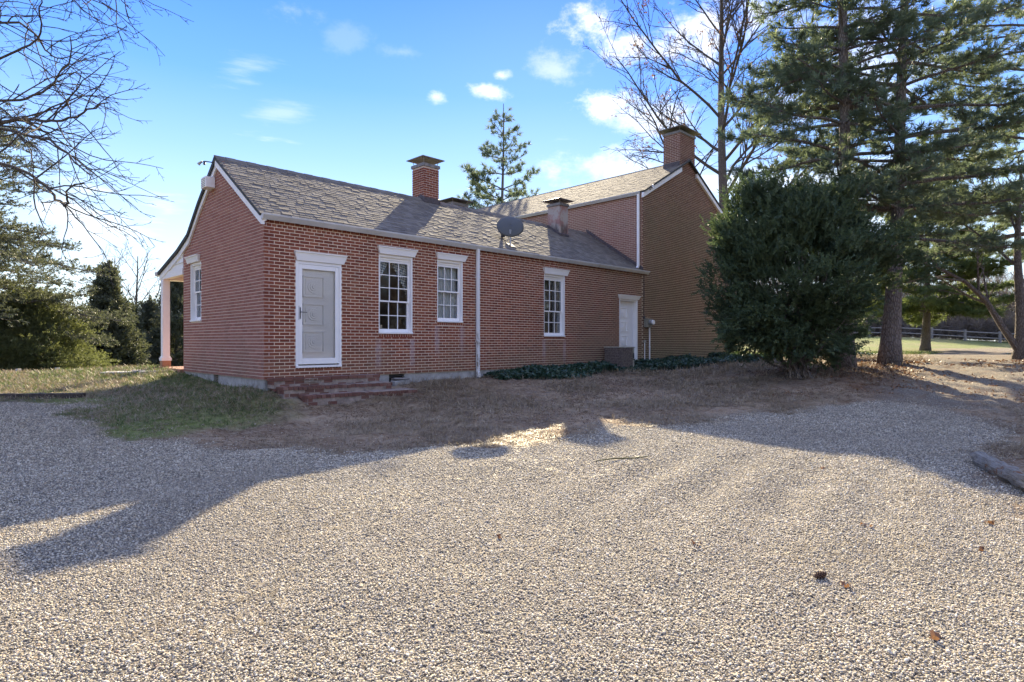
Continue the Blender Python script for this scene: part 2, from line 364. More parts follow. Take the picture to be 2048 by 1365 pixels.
def poly_sd(x, y, poly):
    """signed distance, positive inside"""
    x = np.asarray(x, float); y = np.asarray(y, float); d = np.full(x.shape, 1e9); ins = np.zeros(x.shape, bool)
    n = len(poly)
    for i in range(n):
        x1, y1 = poly[i]; x2, y2 = poly[(i + 1) % n]
        ex, ey = x2 - x1, y2 - y1; t = np.clip(((x - x1) * ex + (y - y1) * ey) / (ex * ex + ey * ey), 0, 1)
        d = np.minimum(d, np.hypot(x - x1 - t * ex, y - y1 - t * ey))
        c = ((y1 > y) != (y2 > y)) & (x < (x2 - x1) * (y - y1) / (y2 - y1 + 1e-12) + x1); ins ^= c
    return np.where(ins, d, -d)
GRAVEL = [(-40, 11.0), (-14, 11.2), (-9.6, 11.35), (-8.2, 11.2), (-7.25, 10.2), (-6.8, 9.4), (-5.6, 8.75), (-4.1, 8.55), (-2.2, 8.1), (-1.1, 8.2), (-.4, 8.45), (.3, 8.85), (.95, 9.2), (1.5, 9.7),
          (2.3, 9.9), (3.2, 10.45), (4.3, 10.8), (5.6, 11.5), (6.7, 11.7), (7.7, 11.2), (8.1, 10.0), (7.5, 9.1), (6.1, 7.9), (5.45, 6.9), (4.9, 5.9), (4.4, 5.0), (4.3, 3.4), (5.5, 1.0), (8, -3), (12, -12), (-40, -12)]
DRIVE = [(6.9, 11.4), (8.4, 9.8), (11.5, 12.5), (16, 18), (22, 26), (30, 34), (42, 42), (60, 50), (60, 56), (40, 47), (27, 38), (18, 27), (12.8, 19.5), (9.5, 14.6)]
def masks(x, y):
    e = (vn(x, y, 1.1) - .5) * .7 + (vn(x, y, 4.2, 1) - .5) * .35
    gr = np.clip((poly_sd(x, y, GRAVEL) + e) / .35 + .5, 0, 1)
    dr = np.clip((poly_sd(x, y, DRIVE) + e * 1.5) / .9 + .5, 0, 1)
    # lawn: left of the house and the fields beyond
    lawn = np.clip((-6.2 - x + (y - 12) * .0 + e * 2) / 2.2 + .4, 0, 1) * np.clip((y - 10.0 + e) / .7, 0, 1)
    lawn2 = np.clip((np.hypot(x + 6.6, y - 10.9) - 2.2 + e) / -.7 + .5, 0, 1)
    far = np.clip((y - 25 + e * 2) / 6, 0, 1)
    gs = np.clip(np.maximum(np.maximum(lawn, lawn2), far) * (.35 + 1.1 * vn(x, y, .5, 3)), 0, 1)
    pl = np.clip(1 - np.hypot((x - 12.5) / 6.5, (y - 14) / 7.0) + e * .8, 0, 1) * 2
    pl = np.clip(pl, 0, 1)
    return gr, np.maximum(dr * (1 - gr), 0), gs * (1 - gr) * (1 - dr), pl * (1 - gr)
def bumps(x, y, gr, soil):
    b = soil * ((vn(x, y, 1.7, 5) - .5) * .08 + (vn(x, y, 4.2, 6) - .5) * .06 + (vn(x, y, 9, 7) - .5) * .035)
    # wheel ruts pressed into the gravel, running towards the right-hand drive
    u = (x * .62 - y * .78); w = x * .78 + y * .62
    k = np.exp(-((x - 2.4) / 1.8) ** 2 - ((y - 6.3) / 2.0) ** 2)
    rut = np.sin((x * .83 - y * .56) * 8.5 + 2.2 * vn(x, y, .5, 8)) * (.030 + .02 * (vn(x, y, 1.5, 30) - .5)) * k
    b = b + gr * (rut + (vn(x, y, 1.2, 9) - .5) * .03 + (vn(x, y, 4.0, 10) - .5) * .012)
    return b
def H(x, y):
    gr, dr, gs, pl = masks(x, y)
    near = np.clip((30 - np.hypot(x, y)) / 8, 0, 1)
    return H0(x, y) + bumps(x, y, gr, (1 - gr) * (1 - .6 * gs)) * near
def h1(x, y): return float(H(np.array([x]), np.array([y]))[0])
def at(px, py, Z): return np.array([(px - 1024) / 1200 * Z, Z, EYE + (684 - py) / 1200 * Z])

def axis(lo, hi, fine, flo, fhi, grow=1.16):
    a = list(np.arange(flo, fhi + 1e-6, fine)); st = fine; p = a[-1]
    while p < hi: st *= grow; p += st; a.append(min(p, hi))
    st = fine; p = a[0]; b = []
    while p > lo: st *= grow; p -= st; b.append(max(p, lo))
    return np.array(b[::-1] + a)
gx = axis(-400, 400, .11, -13, 13); gy = axis(-300, 700, .11, 1.5, 20)
X, Y = np.meshgrid(gx, gy); sh = X.shape
gr_, dr_, gs_, pl_ = masks(X.ravel(), Y.ravel())
Zv = H(X.ravel(), Y.ravel())
rr = np.hypot(X.ravel(), Y.ravel()); k = np.clip((rr - 120) / 100, 0, 1); Zv = Zv * (1 - k) + (-1.5) * k
nx = sh[1]; ii, jj = np.meshgrid(np.arange(sh[0] - 1), np.arange(nx - 1), indexing='ij'); b0 = (ii * nx + jj).ravel()
gb = MB(); gb.add(np.stack([X.ravel(), Y.ravel(), Zv], 1), np.stack([b0, b0 + 1, b0 + nx + 1, b0 + nx], 1))
m, nt = new_mat('ground surface')
A = lambda n: N(nt, 'ShaderNodeAttribute', attribute_name=n).outputs['Fac']
dirt = ramp_(nt, noise(nt, 3.0, 9, .78), [(.36, (.12, .07, .042)), (.47, (.26, .175, .108)), (.58, (.44, .34, .23))])
straw = srange(nt, noise(nt, 9, 8, .75, stretch=(1, 2.2, 1)), .45, .66, 0, .8)
dirt = mix_(nt, srange(nt, noise(nt, .75, 8, .78), .47, .60, 0, .75), dirt, (.13, .078, .05)); dirt = mix_(nt, straw, dirt, (.42, .35, .25))
grass = ramp_(nt, noise(nt, 12, 6, .75), [(.3, (.08, .125, .035)), (.5, (.16, .20, .06)), (.72, (.36, .33, .15))])
pebc = N(nt, 'ShaderNodeTexVoronoi', {'Vector': wpos(nt), 'Scale': 62.0, 'Randomness': 1.0})
pebs = N(nt, 'ShaderNodeSeparateColor', {0: pebc.outputs['Color']}).outputs[0]
gcol = ramp_(nt, pebs, [(0, (.17, .15, .115)), (.3, (.34, .30, .23)), (.6, (.45, .40, .305)), (.85, (.56, .50, .38)), (1, (.40, .30, .19))])
gcol = mix_(nt, srange(nt, pebc.outputs['Distance'], .3, .62, 0, .9), gcol, (.10, .09, .08))
gcol = mix_(nt, srange(nt, noise(nt, .8, 6, .65), .45, .7, 0, .35), gcol, (.17, .14, .115))
dcol = mix_(nt, srange(nt, noise(nt, 3, 7, .75), .45, .62, 0, .6), gcol, (.20, .13, .085))
rust_ = ramp_(nt, noise(nt, 4, 8, .75), [(.3, (.085, .055, .035)), (.5, (.17, .095, .055)), (.7, (.26, .15, .085))])
c = mix_(nt, A('grass'), dirt, grass); c = mix_(nt, A('litter'), c, rust_); c = mix_(nt, A('drive'), c, dcol); c = mix_(nt, A('gravel'), c, gcol)
bh = math_(nt, 'ADD', math_(nt, 'MULTIPLY', noise(nt, 26, 8, .75), 1.0), math_(nt, 'MULTIPLY', noise(nt, 5, 6, .7), 1.4))
bh = math_(nt, 'SUBTRACT', bh, math_(nt, 'MULTIPLY', pebc.outputs['Distance'], .8))
finish(nt, c, .93, bh, .9, .03, .2)
ground = gb.build('ground', m, smooth=True); tag(ground, kind='structure')
for nme, arr in (('gravel', gr_), ('drive', dr_), ('grass', gs_), ('litter', pl_)):
    a_ = ground.data.attributes.new(nme, 'FLOAT', 'POINT'); a_.data.foreach_set('value', arr.astype(np.float32))

# ------------------------------------------------------------------ scatter: points with rotation, scale and a geometry-node instancer
def src(me, mat):
    """an unlinked source object whose mesh the scatter uses"""
    o = bpy.data.objects.new(me.name, me)
    if len(me.materials) == 0: me.materials.append(mat)
    return o
def scatter_group(name, sources):
    g = bpy.data.node_groups.new(name, 'GeometryNodeTree')
    g.interface.new_socket('Geometry', in_out='INPUT', socket_type='NodeSocketGeometry'); g.interface.new_socket('Geometry', in_out='OUTPUT', socket_type='NodeSocketGeometry')
    gi = g.nodes.new('NodeGroupInput'); go = g.nodes.new('NodeGroupOutput')
    j = g.nodes.new('GeometryNodeJoinGeometry')
    for so in reversed(sources):
        oi = g.nodes.new('GeometryNodeObjectInfo'); oi.inputs['Object'].default_value = so; oi.inputs['As Instance'].default_value = True
        g.links.new(oi.outputs['Geometry'], j.inputs[0])
    mp = g.nodes.new('GeometryNodeMeshToPoints'); g.links.new(gi.outputs[0], mp.inputs[0])
    iop = g.nodes.new('GeometryNodeInstanceOnPoints'); g.links.new(mp.outputs[0], iop.inputs['Points']); g.links.new(j.outputs[0], iop.inputs['Instance'])
    iop.inputs['Pick Instance'].default_value = True
    for sock, an, dt in (('Instance Index', 'idx', 'INT'), ('Rotation', 'rot', 'FLOAT_VECTOR'), ('Scale', 'scl', 'FLOAT_VECTOR')):
        na = g.nodes.new('GeometryNodeInputNamedAttribute'); na.data_type = dt; na.inputs['Name'].default_value = an
        g.links.new(na.outputs[0], iop.inputs[sock])
    g.links.new(iop.outputs[0], go.inputs[0]); return g
def scatter(name, group, P, ROT, SCL, nsrc, parent=None, mat=None, kind='stuff'):
    P = np.asarray(P, np.float32); n = len(P)
    me = bpy.data.meshes.new(name); me.vertices.add(n); me.vertices.foreach_set('co', P.ravel())
    SCL = np.asarray(SCL, np.float32); SCL = np.repeat(SCL[:, None], 3, 1) if SCL.ndim == 1 else SCL
    for an, dt, arr in (('rot', 'FLOAT_VECTOR', np.asarray(ROT, np.float32)), ('scl', 'FLOAT_VECTOR', SCL)):
        a = me.attributes.new(an, dt, 'POINT'); a.data.foreach_set('vector', arr.ravel())
    a = me.attributes.new('idx', 'INT', 'POINT'); a.data.foreach_set('value', rng.integers(0, nsrc, n).astype(np.int32))
    if mat: me.materials.append(mat)
    me.update(); o = link(name, me, None, parent); tag(o, kind=kind)
    md = o.modifiers.new('scatter', 'NODES'); md.node_group = group; return o
def dir_rot(D, roll=None):
    """euler that turns local +X onto direction D"""
    D = D / np.maximum(np.linalg.norm(D, axis=1, keepdims=True), 1e-9)
    return np.stack([rng.uniform(0, 6.28, len(D)) if roll is None else roll, -np.arcsin(np.clip(D[:, 2], -1, 1)), np.arctan2(D[:, 1], D[:, 0])], 1)

# gravel stones
def stone_mesh(i):
    import bmesh
    bm = bmesh.new(); bmesh.ops.create_icosphere(bm, subdivisions=1, radius=1.0)
    r = np.random.default_rng(100 + i); ax = np.array([1.0, r.uniform(.62, .95), r.uniform(.42, .7)])
    for v in bm.verts:
        q = np.array(v.co); q = q * ax * r.uniform(.82, 1.12); v.co = Vector(q)
    me = bpy.data.meshes.new('gravel_stone'); bm.to_mesh(me); bm.free()
    me.polygons.foreach_set('use_smooth', np.ones(len(me.polygons), bool)); me.materials.append(stone_m); return me
stones = [src(stone_mesh(i), stone_m) for i in range(8)]
def wedge(n, z0, z1, power):
    """random ground points in front of the viewpoint, density ~ Z**-power"""
    u = rng.random(n); e = 2 - power
    Z = (z0 ** e + u * (z1 ** e - z0 ** e)) ** (1 / e); return (rng.random(n) * 2 - 1) * (.98 * Z + .7), Z
n1_ = 600000
gxs, gys = wedge(n1_, 1.9, 13.0, 1.15)
gm = masks(gxs, gys)[0]; keep = (gm > rng.random(len(gxs)) * .85) | (rng.random(len(gxs)) < .09 * np.exp(np.minimum(poly_sd(gxs, gys, GRAVEL), 0) * 1.8))
edge = (gm < .35)
gxs, gys = gxs[keep], gys[keep]
gz = H(gxs, gys) + rng.uniform(-.003, .006, len(gxs))
s_ = rng.lognormal(0, .28, len(gxs)) * .0062 * np.clip(gys / 4.5, .92, 1.75) ** .55
rot = np.stack([rng.normal(0, .45, len(gxs)), rng.normal(0, .45, len(gxs)), rng.uniform(0, 6.28, len(gxs))], 1)
GS = scatter_group('stones', stones)
scatter('gravel', GS, np.stack([gxs, gys, gz], 1), rot, s_, 8, mat=stone_m)

# ------------------------------------------------------------------ THE HOUSE (local axes: x = s along the front, y = t into the house, z up)
HX, HY = -4.965, 12.0
house = empty('brick_house', (HX, HY, 0), R(45), 'long red brick farmhouse, low one-storey wing joined to a taller gabled two-storey end with chimneys', 'house')
def hp(s, t, z): a = .70710678; return np.array([HX + a * (s - t), HY + a * (s + t), z])
CO, BL, MT = .0686, .2155, .0155      # course height, brick length incl. joint, joint
D1, D2, EV, RIDGE_T, RIDGE_Z = 13.66, 5.02, 4.06, 2.52, 5.74
SM, EM, MZ, ME = 20.2, 16.93, 8.72, 6.93   # main block: right end, ridge s, ridge z, eave z

def cut(i0, i1, ops):
    """subtract intervals"""
    segs = [(i0, i1)]
    for a, b in ops:
        segs = [q for x0, x1 in segs for q in ((x0, min(x1, a)), (max(x0, b), x1)) if q[1] - q[0] > .012]
    return segs
def courses(z0, z1, span, ops, header_rows=(), seed=0, off=0.0):
    """list of (a0, a1, z0, z1, proud, tint) bricks of one wall face; span(z) -> (a0, a1)"""
    r = random.Random(seed); out = []; k = 0; z = z0
    while z + CO * .7 < z1:
        a, b = span(z + CO * .5)
        if b - a > .05:
            L = BL / 2 if k in header_rows else BL
            lo = [(o[0], o[1]) for o in ops if o[2] < z + CO * .55 and o[3] > z + CO * .45]
            for s0, s1 in cut(a, b, lo):
                x = math.floor((s0 - off) / L) * L + off - (L / 2 if k % 2 else 0)
                while x < s1:
                    p, q = max(x + MT / 2, s0 + (MT / 2 if s0 > a + .001 else 0)), min(x + L - MT / 2, s1)
                    if q - p > .02:
                        pr = r.uniform(-.0015, .0025)
                        if header_rows and k in header_rows and (int(round(x / L)) + k) % 2 == 0: pr += .016
                        out.append((p, q, z + MT / 2, z + CO - MT / 2, pr, r.random()))
                    x += L
        z += CO; k += 1
    return out
def to_boxes(B, plane, pos, out_sign, depth=.03):
    """plane 't': face lies at t=pos, looks to out_sign*t; plane 's' likewise"""
    A = []
    for a0, a1, z0, z1, pr, ti in B:
        f = pos + out_sign * pr; b = pos - out_sign * depth; lo, hi = min(f, b), max(f, b)
        A.append((a0, a1, lo, hi, z0, z1) if plane == 't' else (lo, hi, a0, a1, z0, z1))
    return np.array(A), np.array([b[5] for b in B])
unit = MB().box(-.5, .5, -.5, .5, -.5, .5).build('brick', brick_m, mesh_only=True)
def single_bricks(A, parent, me=unit, name='brick'):
    for a in A:
        o = bpy.data.objects.new(name, me); C.objects.link(o); o.parent = parent
        o.location = ((a[0] + a[1]) / 2, (a[2] + a[3]) / 2, (a[4] + a[5]) / 2); o.scale = (a[1] - a[0], a[3] - a[2], a[5] - a[4])
def backing(mb, a0, a1, z0, z1, ops, lo, hi, plane):
    """solid wall behind the bricks, with the openings left out"""
    zs = sorted({z0, z1, *[v for o in ops for v in (o[2], o[3]) if z0 < v < z1]})
    for za, zb in zip(zs, zs[1:]):
        inn = [(o[0], o[1]) for o in ops if o[2] < (za + zb) / 2 < o[3]]
        for s0, s1 in cut(a0, a1, inn):
            if plane == 't': mb.box(s0, s1, lo, hi, za, zb)
            else: mb.box(lo, hi, s0, s1, za, zb)

OP_FRONT = [(.66, 1.70, 1.0, 3.19), (2.66, 3.60, 1.687, 3.54), (4.36, 5.19, 1.995, 3.58), (8.37, 9.32, 1.655, 3.53), (12.24, 13.34, .60, 2.98)]
ZB = .735
fw = MB(); backing(fw, .2, D1, ZB, EV, OP_FRONT, .006, .21, 't'); front = fw.build('front_wall', mortar_m, house)
rows = int((EV - ZB) / CO); hdr = {rows - 1, rows, rows - 2, rows - 3}
SOLD = [(.66, 1.70, .93, 1.0), (2.66, 3.60, 1.60, 1.687), (4.36, 5.19, 1.915, 1.995), (8.37, 9.32, 1.575, 1.655)]
Bf = courses(ZB, EV, lambda z: (0, D1 - .02), OP_FRONT + SOLD, hdr, 3)
Af, Tf = to_boxes(Bf, 't', 0.0, -1)
order = np.argsort(Af[:, 0] + np.abs(Af[:, 4] - 2) * .05); pick = order[:292]; rest = order[292:]
single_bricks(Af[pick], front)
wb = MB().boxes(Af[rest], Tf[rest])
for a0, a1, z0, z1 in SOLD:           # soldier bricks set on end under sills
    n = int(round((a1 - a0) / CO)); w = (a1 - a0) / n
    for i in range(n): wb.box(a0 + i * w + .009, a0 + (i + 1) * w - .009, -.006, .04, z0 + .004, z1 - .008, random.random())
tag(wb.build('brickwork', brick_m, front), kind='stuff')

# left gable wall
OP_G = [(3.68, 4.42, 2.0, 3.46)]
def gspan(z):
    if z <= EV: return (0.0, D2)
    lo = (z - EV) / .66; hi = min(RIDGE_T + (RIDGE_Z - z) / .74 if z > 4.85 else D2 - .3 - max(0, (z - 4.2)) * .92, D2); return (lo - .02, hi - .02)
gw = MB(); backing(gw, 0.006, D2, ZB, EV, OP_G, .006, .2, 's')
gw.prism([(0.0125, EV), (RIDGE_T, RIDGE_Z - .03), (3.7, 4.84), (4.45, 4.22), (D2, EV)], 0, .006, .2)
gable = gw.build('gable_wall', mortar_gable_m, house)
Bg = courses(ZB, RIDGE_Z, gspan, OP_G, (), 5)
Ag, Tg = to_boxes([b for b in Bg], 's', 0.0, -1)
Ag[:, 2] = np.maximum(Ag[:, 2], .0005)
tag(MB().boxes(Ag, Tg).build('brickwork', brick_gable_m, gable), kind='stuff')
# rear and partition walls (plain, out of view)
rw = MB(); rw.box(.21, D1 + .3, D2 - .2, D2, .3, 4.05); rw.build('rear_wall', brick_gable_m, house)
iw = MB(); iw.box(.21, D1, 3.0, 3.1, .9, 4.0); iw.build('room_wall', inner_m, house)
fl = MB(); fl.box(.21, D1, .21, D2 - .2, .82, .9); fl.box(.21, D1, .215, D2 - .2, 4.0, 4.05); fl.build('room_floor', inner_m, house)
# foundation
fd = MB(); fd.box(.03, 2.96, .03, .22, .05, ZB); fd.box(3.40, D1, .03, .22, .05, ZB); fd.box(2.96, 3.40, .03, .22, .05, .5)
fd.box(.03, .22, .22, 2.60, .05, ZB); fd.box(.03, .22, 2.90, D2, .05, ZB); fd.box(.03, .22, 2.60, 2.90, .05, .5)
fd.build('foundation', concrete_m, house)
v = MB(); v.box(2.96, 3.40, .13, .15, .5, ZB)
for i in range(4): v.box(2.98, 3.38, .05, .12, .53 + i * .05, .545 + i * .05)
v.build('foundation_vent', dark_m, house)
v = MB(); v.box(.14, .16, 2.60, 2.90, .5, ZB)
for i in range(4): v.box(.06, .13, 2.62, 2.88, .53 + i * .05, .545 + i * .05)
v.build('foundation_vent', boxgrey_m, house)

# main block
MF = -.018
mw = MB(); mw.box(D1 + .012, SM, MF + .006, MF + .22, .3, ME)
mw.prism([(D1 + .012, ME), (SM, ME), (EM, MZ - .04)], 1, MF + .006, MF + .22)
mainf = mw.build('main_gable_wall', mortar_m, house)
mspan = lambda z: (D1, SM) if z <= ME else (D1 + (z - ME) / (MZ - ME) * (EM - D1), SM - (z - ME) / (MZ - ME) * (SM - EM))
Bm = courses(.45, MZ - .1, mspan, [], (), 9); Am, Tm = to_boxes(Bm, 't', MF, -1); Am[:, 0] = np.maximum(Am[:, 0], D1)
tag(MB().boxes(Am, Tm).build('brickwork', brick_main_m, mainf), kind='stuff')
ml = MB(); ml.box(D1 + .006, D1 + .22, MF + .22, 13.2, 3.6, ME)
mainl = ml.build('main_side_wall', mortar_gable_m, house)
Bl = courses(3.9, ME, lambda z: (MF + .0005, 13.2), [], (43, 42), 13); Al, Tl = to_boxes(Bl, 's', D1, -1)
tag(MB().boxes(Al, Tl).build('brickwork', brick_gable_m, mainl), kind='stuff')
mr = MB(); mr.box(SM - .2, SM - .003, MF + .22, 13.2, .3, ME); mr.box(D1 + .3, SM - .21, 13.0, 13.19, .3, ME); mr.prism([(D1 + .1, ME), (SM - .1, ME), (EM, MZ - .1)], 1, 12.99, 13.18)
mr.build('rear_wall', brick_main_m, house)

# roofs
roof = empty('roof', parent=house)
def slope(name, s0, s1, p0, p1, parent, thick=.09, along='s'):
    """roof slab between profile points p0 (low) and p1 (high), extruded s0..s1; returns frame"""
    mb = MB(); d = np.array(p1) - np.array(p0); L = np.linalg.norm(d); d /= L; nrm = np.array([-d[1], d[0]]);
    if nrm[1] < 0: nrm = -nrm
    q = [p0, p1, tuple(np.array(p1) - nrm * thick), tuple(np.array(p0) - nrm * thick)]
    mb.prism(q, 0 if along == 's' else 1, s0, s1); return mb.build(name, roofedge_m, parent), d, nrm, L
def shingles(parent, a0, a1, p0, p1, along, expo=.128, n_single=0, near=None, seed=0):
    d = np.array(p1) - np.array(p0); L = np.linalg.norm(d); d = d / L; nr = np.array([-d[1], d[0]]); nr = nr if nr[1] > 0 else -nr
    def M3(a, b, n):
        q = np.array(p0)[None] + b[:, None] * d[None] + n[:, None] * nr[None]
        return np.stack([a, q[:, 0], q[:, 1]], 1) if along == 's' else np.stack([q[:, 0], a, q[:, 1]], 1)
    r = random.Random(seed); T = []
    j = 0
    while j * expo < L - .05:
        a = a0 - r.uniform(0, .2)
        while a < a1:
            w = r.choice((.14, .16, .18, .2, .24)); b0 = j * expo + r.uniform(-.004, .004); th = r.choice((.009, .011, .012, .015))
            x0, x1 = max(a, a0), min(a + w - .006, a1)
            if x1 - x0 > .02: T.append((x0, x1, max(b0, 0), min(b0 + expo * 1.5, L), th, r.random()))
            a += w
        j += 1
    T = np.array(T)
    def verts(T):
        x0, x1, b0, b1, th = T[:, 0], T[:, 1], T[:, 2], T[:, 3], T[:, 4]; z = np.zeros(len(T)); e = z + .004
        return np.stack([M3(x0, b0, z), M3(x1, b0, z), M3(x1, b1, z), M3(x0, b1, z), M3(x0, b0, th), M3(x1, b0, th), M3(x1, b1, e), M3(x0, b1, e)], 1)
    F = np.array(BOXF)
    if along != 's': F = F[:, ::-1]
    if d[0] < 0: F = F[:, ::-1]
    sel = np.zeros(len(T), bool)
    if n_single:
        ctr = T[:, 0] + T[:, 2] * .25; sel[np.argsort(ctr)[:n_single]] = True
    V = verts(T[~sel]); mb = MB()
    mb.add(V.reshape(-1, 3), (F[None] + (np.arange(len(V)) * 8)[:, None, None]).reshape(-1, 4), np.repeat(T[~sel][:, 5], 8))
    tag(mb.build('shingle_courses', shingle_m, parent), kind='stuff')
    cache = {}
    for t in T[sel]:
        key = (round(t[1] - t[0], 2), t[4])
        if key not in cache:
            w = key[0]; t2 = np.array([[0, w, 0, expo * 1.5, t[4], 0]]); v0 = verts(t2)[0] - M3(np.zeros(1), np.zeros(1), np.zeros(1))[0]
            cache[key] = MB().add(v0, F, 0.0).build('shingle', shingle_m, mesh_only=True)
        o = bpy.data.objects.new('shingle', cache[key]); C.objects.link(o); o.parent = parent
        o.location = M3(np.array([t[0]]), np.array([t[2]]), np.zeros(1))[0]
SE = -.09
f_, *_ = slope('front_slope', SE, D1 + .0, (-.03, 4.056), (RIDGE_T, RIDGE_Z - .005), roof, .05)
shingles(f_, SE, D1, (-.05, 4.048), (RIDGE_T, RIDGE_Z), 's', n_single=296, seed=2)
slope('rear_slope', SE, D1, (3.73, 4.86), (RIDGE_T, RIDGE_Z - .005), roof)
slope('rear_slope', SE, D1, (4.5, 4.22), (3.73, 4.858), roof)
slope('rear_slope', SE, D1, (5.3, 3.92), (4.5, 4.217), roof)
slope('porch_slope', SE, D1, (7.02, 3.46), (5.3, 3.917), roof)
rc = MB(); k = 0; s = SE
while s < D1 - .1:
    rc.box(s, s + .26, 0, 0, 0, 0) if False else None
    w = .15; z0 = RIDGE_Z + .012 + (k % 2) * .006
    rc.prism([(RIDGE_T - w, z0 - w * .62), (RIDGE_T, z0 + .02), (RIDGE_T + w, z0 - w * .72), (RIDGE_T + w, z0 - w * .72 - .015), (RIDGE_T, z0), (RIDGE_T - w, z0 - w * .62 - .015)], 0, s, s + .235, random.random())
    s += .24; k += 1
rc.build('ridge_cap', shingle_m, roof)
# main roof
sl = (MZ - ME) / (EM - D1)
P0 = (D1 - .05, ME + .005); P1 = (EM, MZ + .03)
f2, *_ = slope('main_left_slope', MF - .12, 13.3, P0, P1, roof, .05, along='t')
shingles(f2, MF - .12, 13.3, (P0[0], P0[1] + .004), (P1[0], P1[1] + .004), 't', expo=.13, seed=4)
slope('main_right_slope', MF - .12, 13.3, (SM + .05, ME + .005), (EM, MZ + .03), roof, .05, along='t')
rc = MB(); rc.prism([(EM - .15, MZ - .05), (EM, MZ + .06), (EM + .15, MZ - .05), (EM, MZ + .035)], 1, MF - .12, 13.3); rc.build('ridge_cap', shingle_m, roof)
# flashing strip where the wing roof meets the tall block
fl = MB(); fl.prism([(-.05, 4.06), (RIDGE_T, RIDGE_Z + .03), (RIDGE_T, RIDGE_Z + .16), (-.05, 4.19)], 0, D1 - .018, D1 - .006)
fl.build('flashing', flash_m, roof)

# rake boards
def rake(mb, pts, w, plane, a, b):
    for (x0, z0), (x1, z1) in zip(pts, pts[1:]):
        mb.prism([(x0, z0), (x1, z1), (x1, z1 - w), (x0, z0 - w)], 0 if plane == 's' else 1, a, b)
rb = MB(); rake(rb, [(-.05, 3.99), (RIDGE_T, RIDGE_Z - .065)], .15, 's', -.078, -.002); rb.build('rake_board', white_m, house)
rb = MB(); rake(rb, [(RIDGE_T, RIDGE_Z - .1), (3.73, 4.76), (4.5, 4.12), (5.3, 3.82), (6.98, 3.37)], .15, 's', -.047, -.003); rb.build('rake_board', white_m, house)
rb = MB(); rake(rb, [(D1 - .06, ME - .06), (16.33, ME - .06 + (16.33 - D1) * sl)], .17, 't', MF - .09, MF - .003); rb.build('rake_board', white_m, house)
rb = MB(); rake(rb, [(17.55, ME - .07 + (SM - 17.55) * sl), (SM + .1, ME - .1)], .17, 't', MF - .09, MF - .003); rb.build('rake_board', white_m, house)

# gutters
def gutter(name, a0, a1, plane, pos, z, sgn):
    """K profile seen from outside; runs along the other axis"""
    pr = [(0, .0), (0, -.10), (-.055, -.115), (-.085, -.075), (-.12, -.03), (-.125, 0), (-.112, 0), (-.108, -.028), (-.075, -.068), (-.05, -.1), (-.012, -.088), (-.012, 0)]
    q = [(pos + p[0] * sgn, z + p[1]) for p in pr]
    mb = MB(); mb.prism(q, 0 if plane == 's' else 1, a0, a1); mb.prism([(pos, z), (pos, z - .1), (pos - .06 * sgn, z - .11), (pos - .12 * sgn, z - .03), (pos - .12 * sgn, z)], 0 if plane == 's' else 1, a0 - .004, a0 + .004)
    mb.prism([(pos, z), (pos, z - .1), (pos - .06 * sgn, z - .11), (pos - .12 * sgn, z - .03), (pos - .12 * sgn, z)], 0 if plane == 's' else 1, a1 - .004, a1 + .004)
    for k in range(int((a1 - a0) / 3.1)): mb.prism([(p[0] * 1.0 - .003 * sgn, p[1] - .003) for p in q[1:6]] + [(q[1][0], q[5][1])], 0 if plane == 's' else 1, a0 + 2.9 + k * 3.1, a0 + 2.93 + k * 3.1)
    return mb.build(name, gutter_m, house)
gutter('gutter', -.06, D1 + .3, 's', -.028, 4.055, 1)
gutter('gutter', .06, 13.2, 't', D1 - .022, ME - .005, 1)
# downspouts
ds = MB(); x = 5.67; ds.box(x - .045, x + .045, -.105, -.03, .72, 3.98)
ds.prism([(-.105, .72), (-.03, .72), (-.06, .56), (-.16, .56)], 0, x - .045, x + .045)
for z in (1.5, 3.2): ds.box(x - .06, x + .06, -.108, -.02, z, z + .03)
bevel(ds.build('downspout', spout_m, house), .008)
ds = MB(); ds.box(D1 - .1, D1 - .03, .07, .16, 4.25, ME - .08); ds.prism([(D1 - .1, 4.25), (D1 - .03, 4.25), (D1 - .1, 4.15), (D1 - .17, 4.17)], 1, .07, .16)
bevel(ds.build('downspout', white_m, house), .008)
gb_ = MB(); gb_.tube([hp(0, 0, 0) * 0 + np.array((.02, -.06, 3.95)), np.array((-.03, -.02, 3.9))], .03, 6); gb_.build('gutter_bracket', white_m, house)

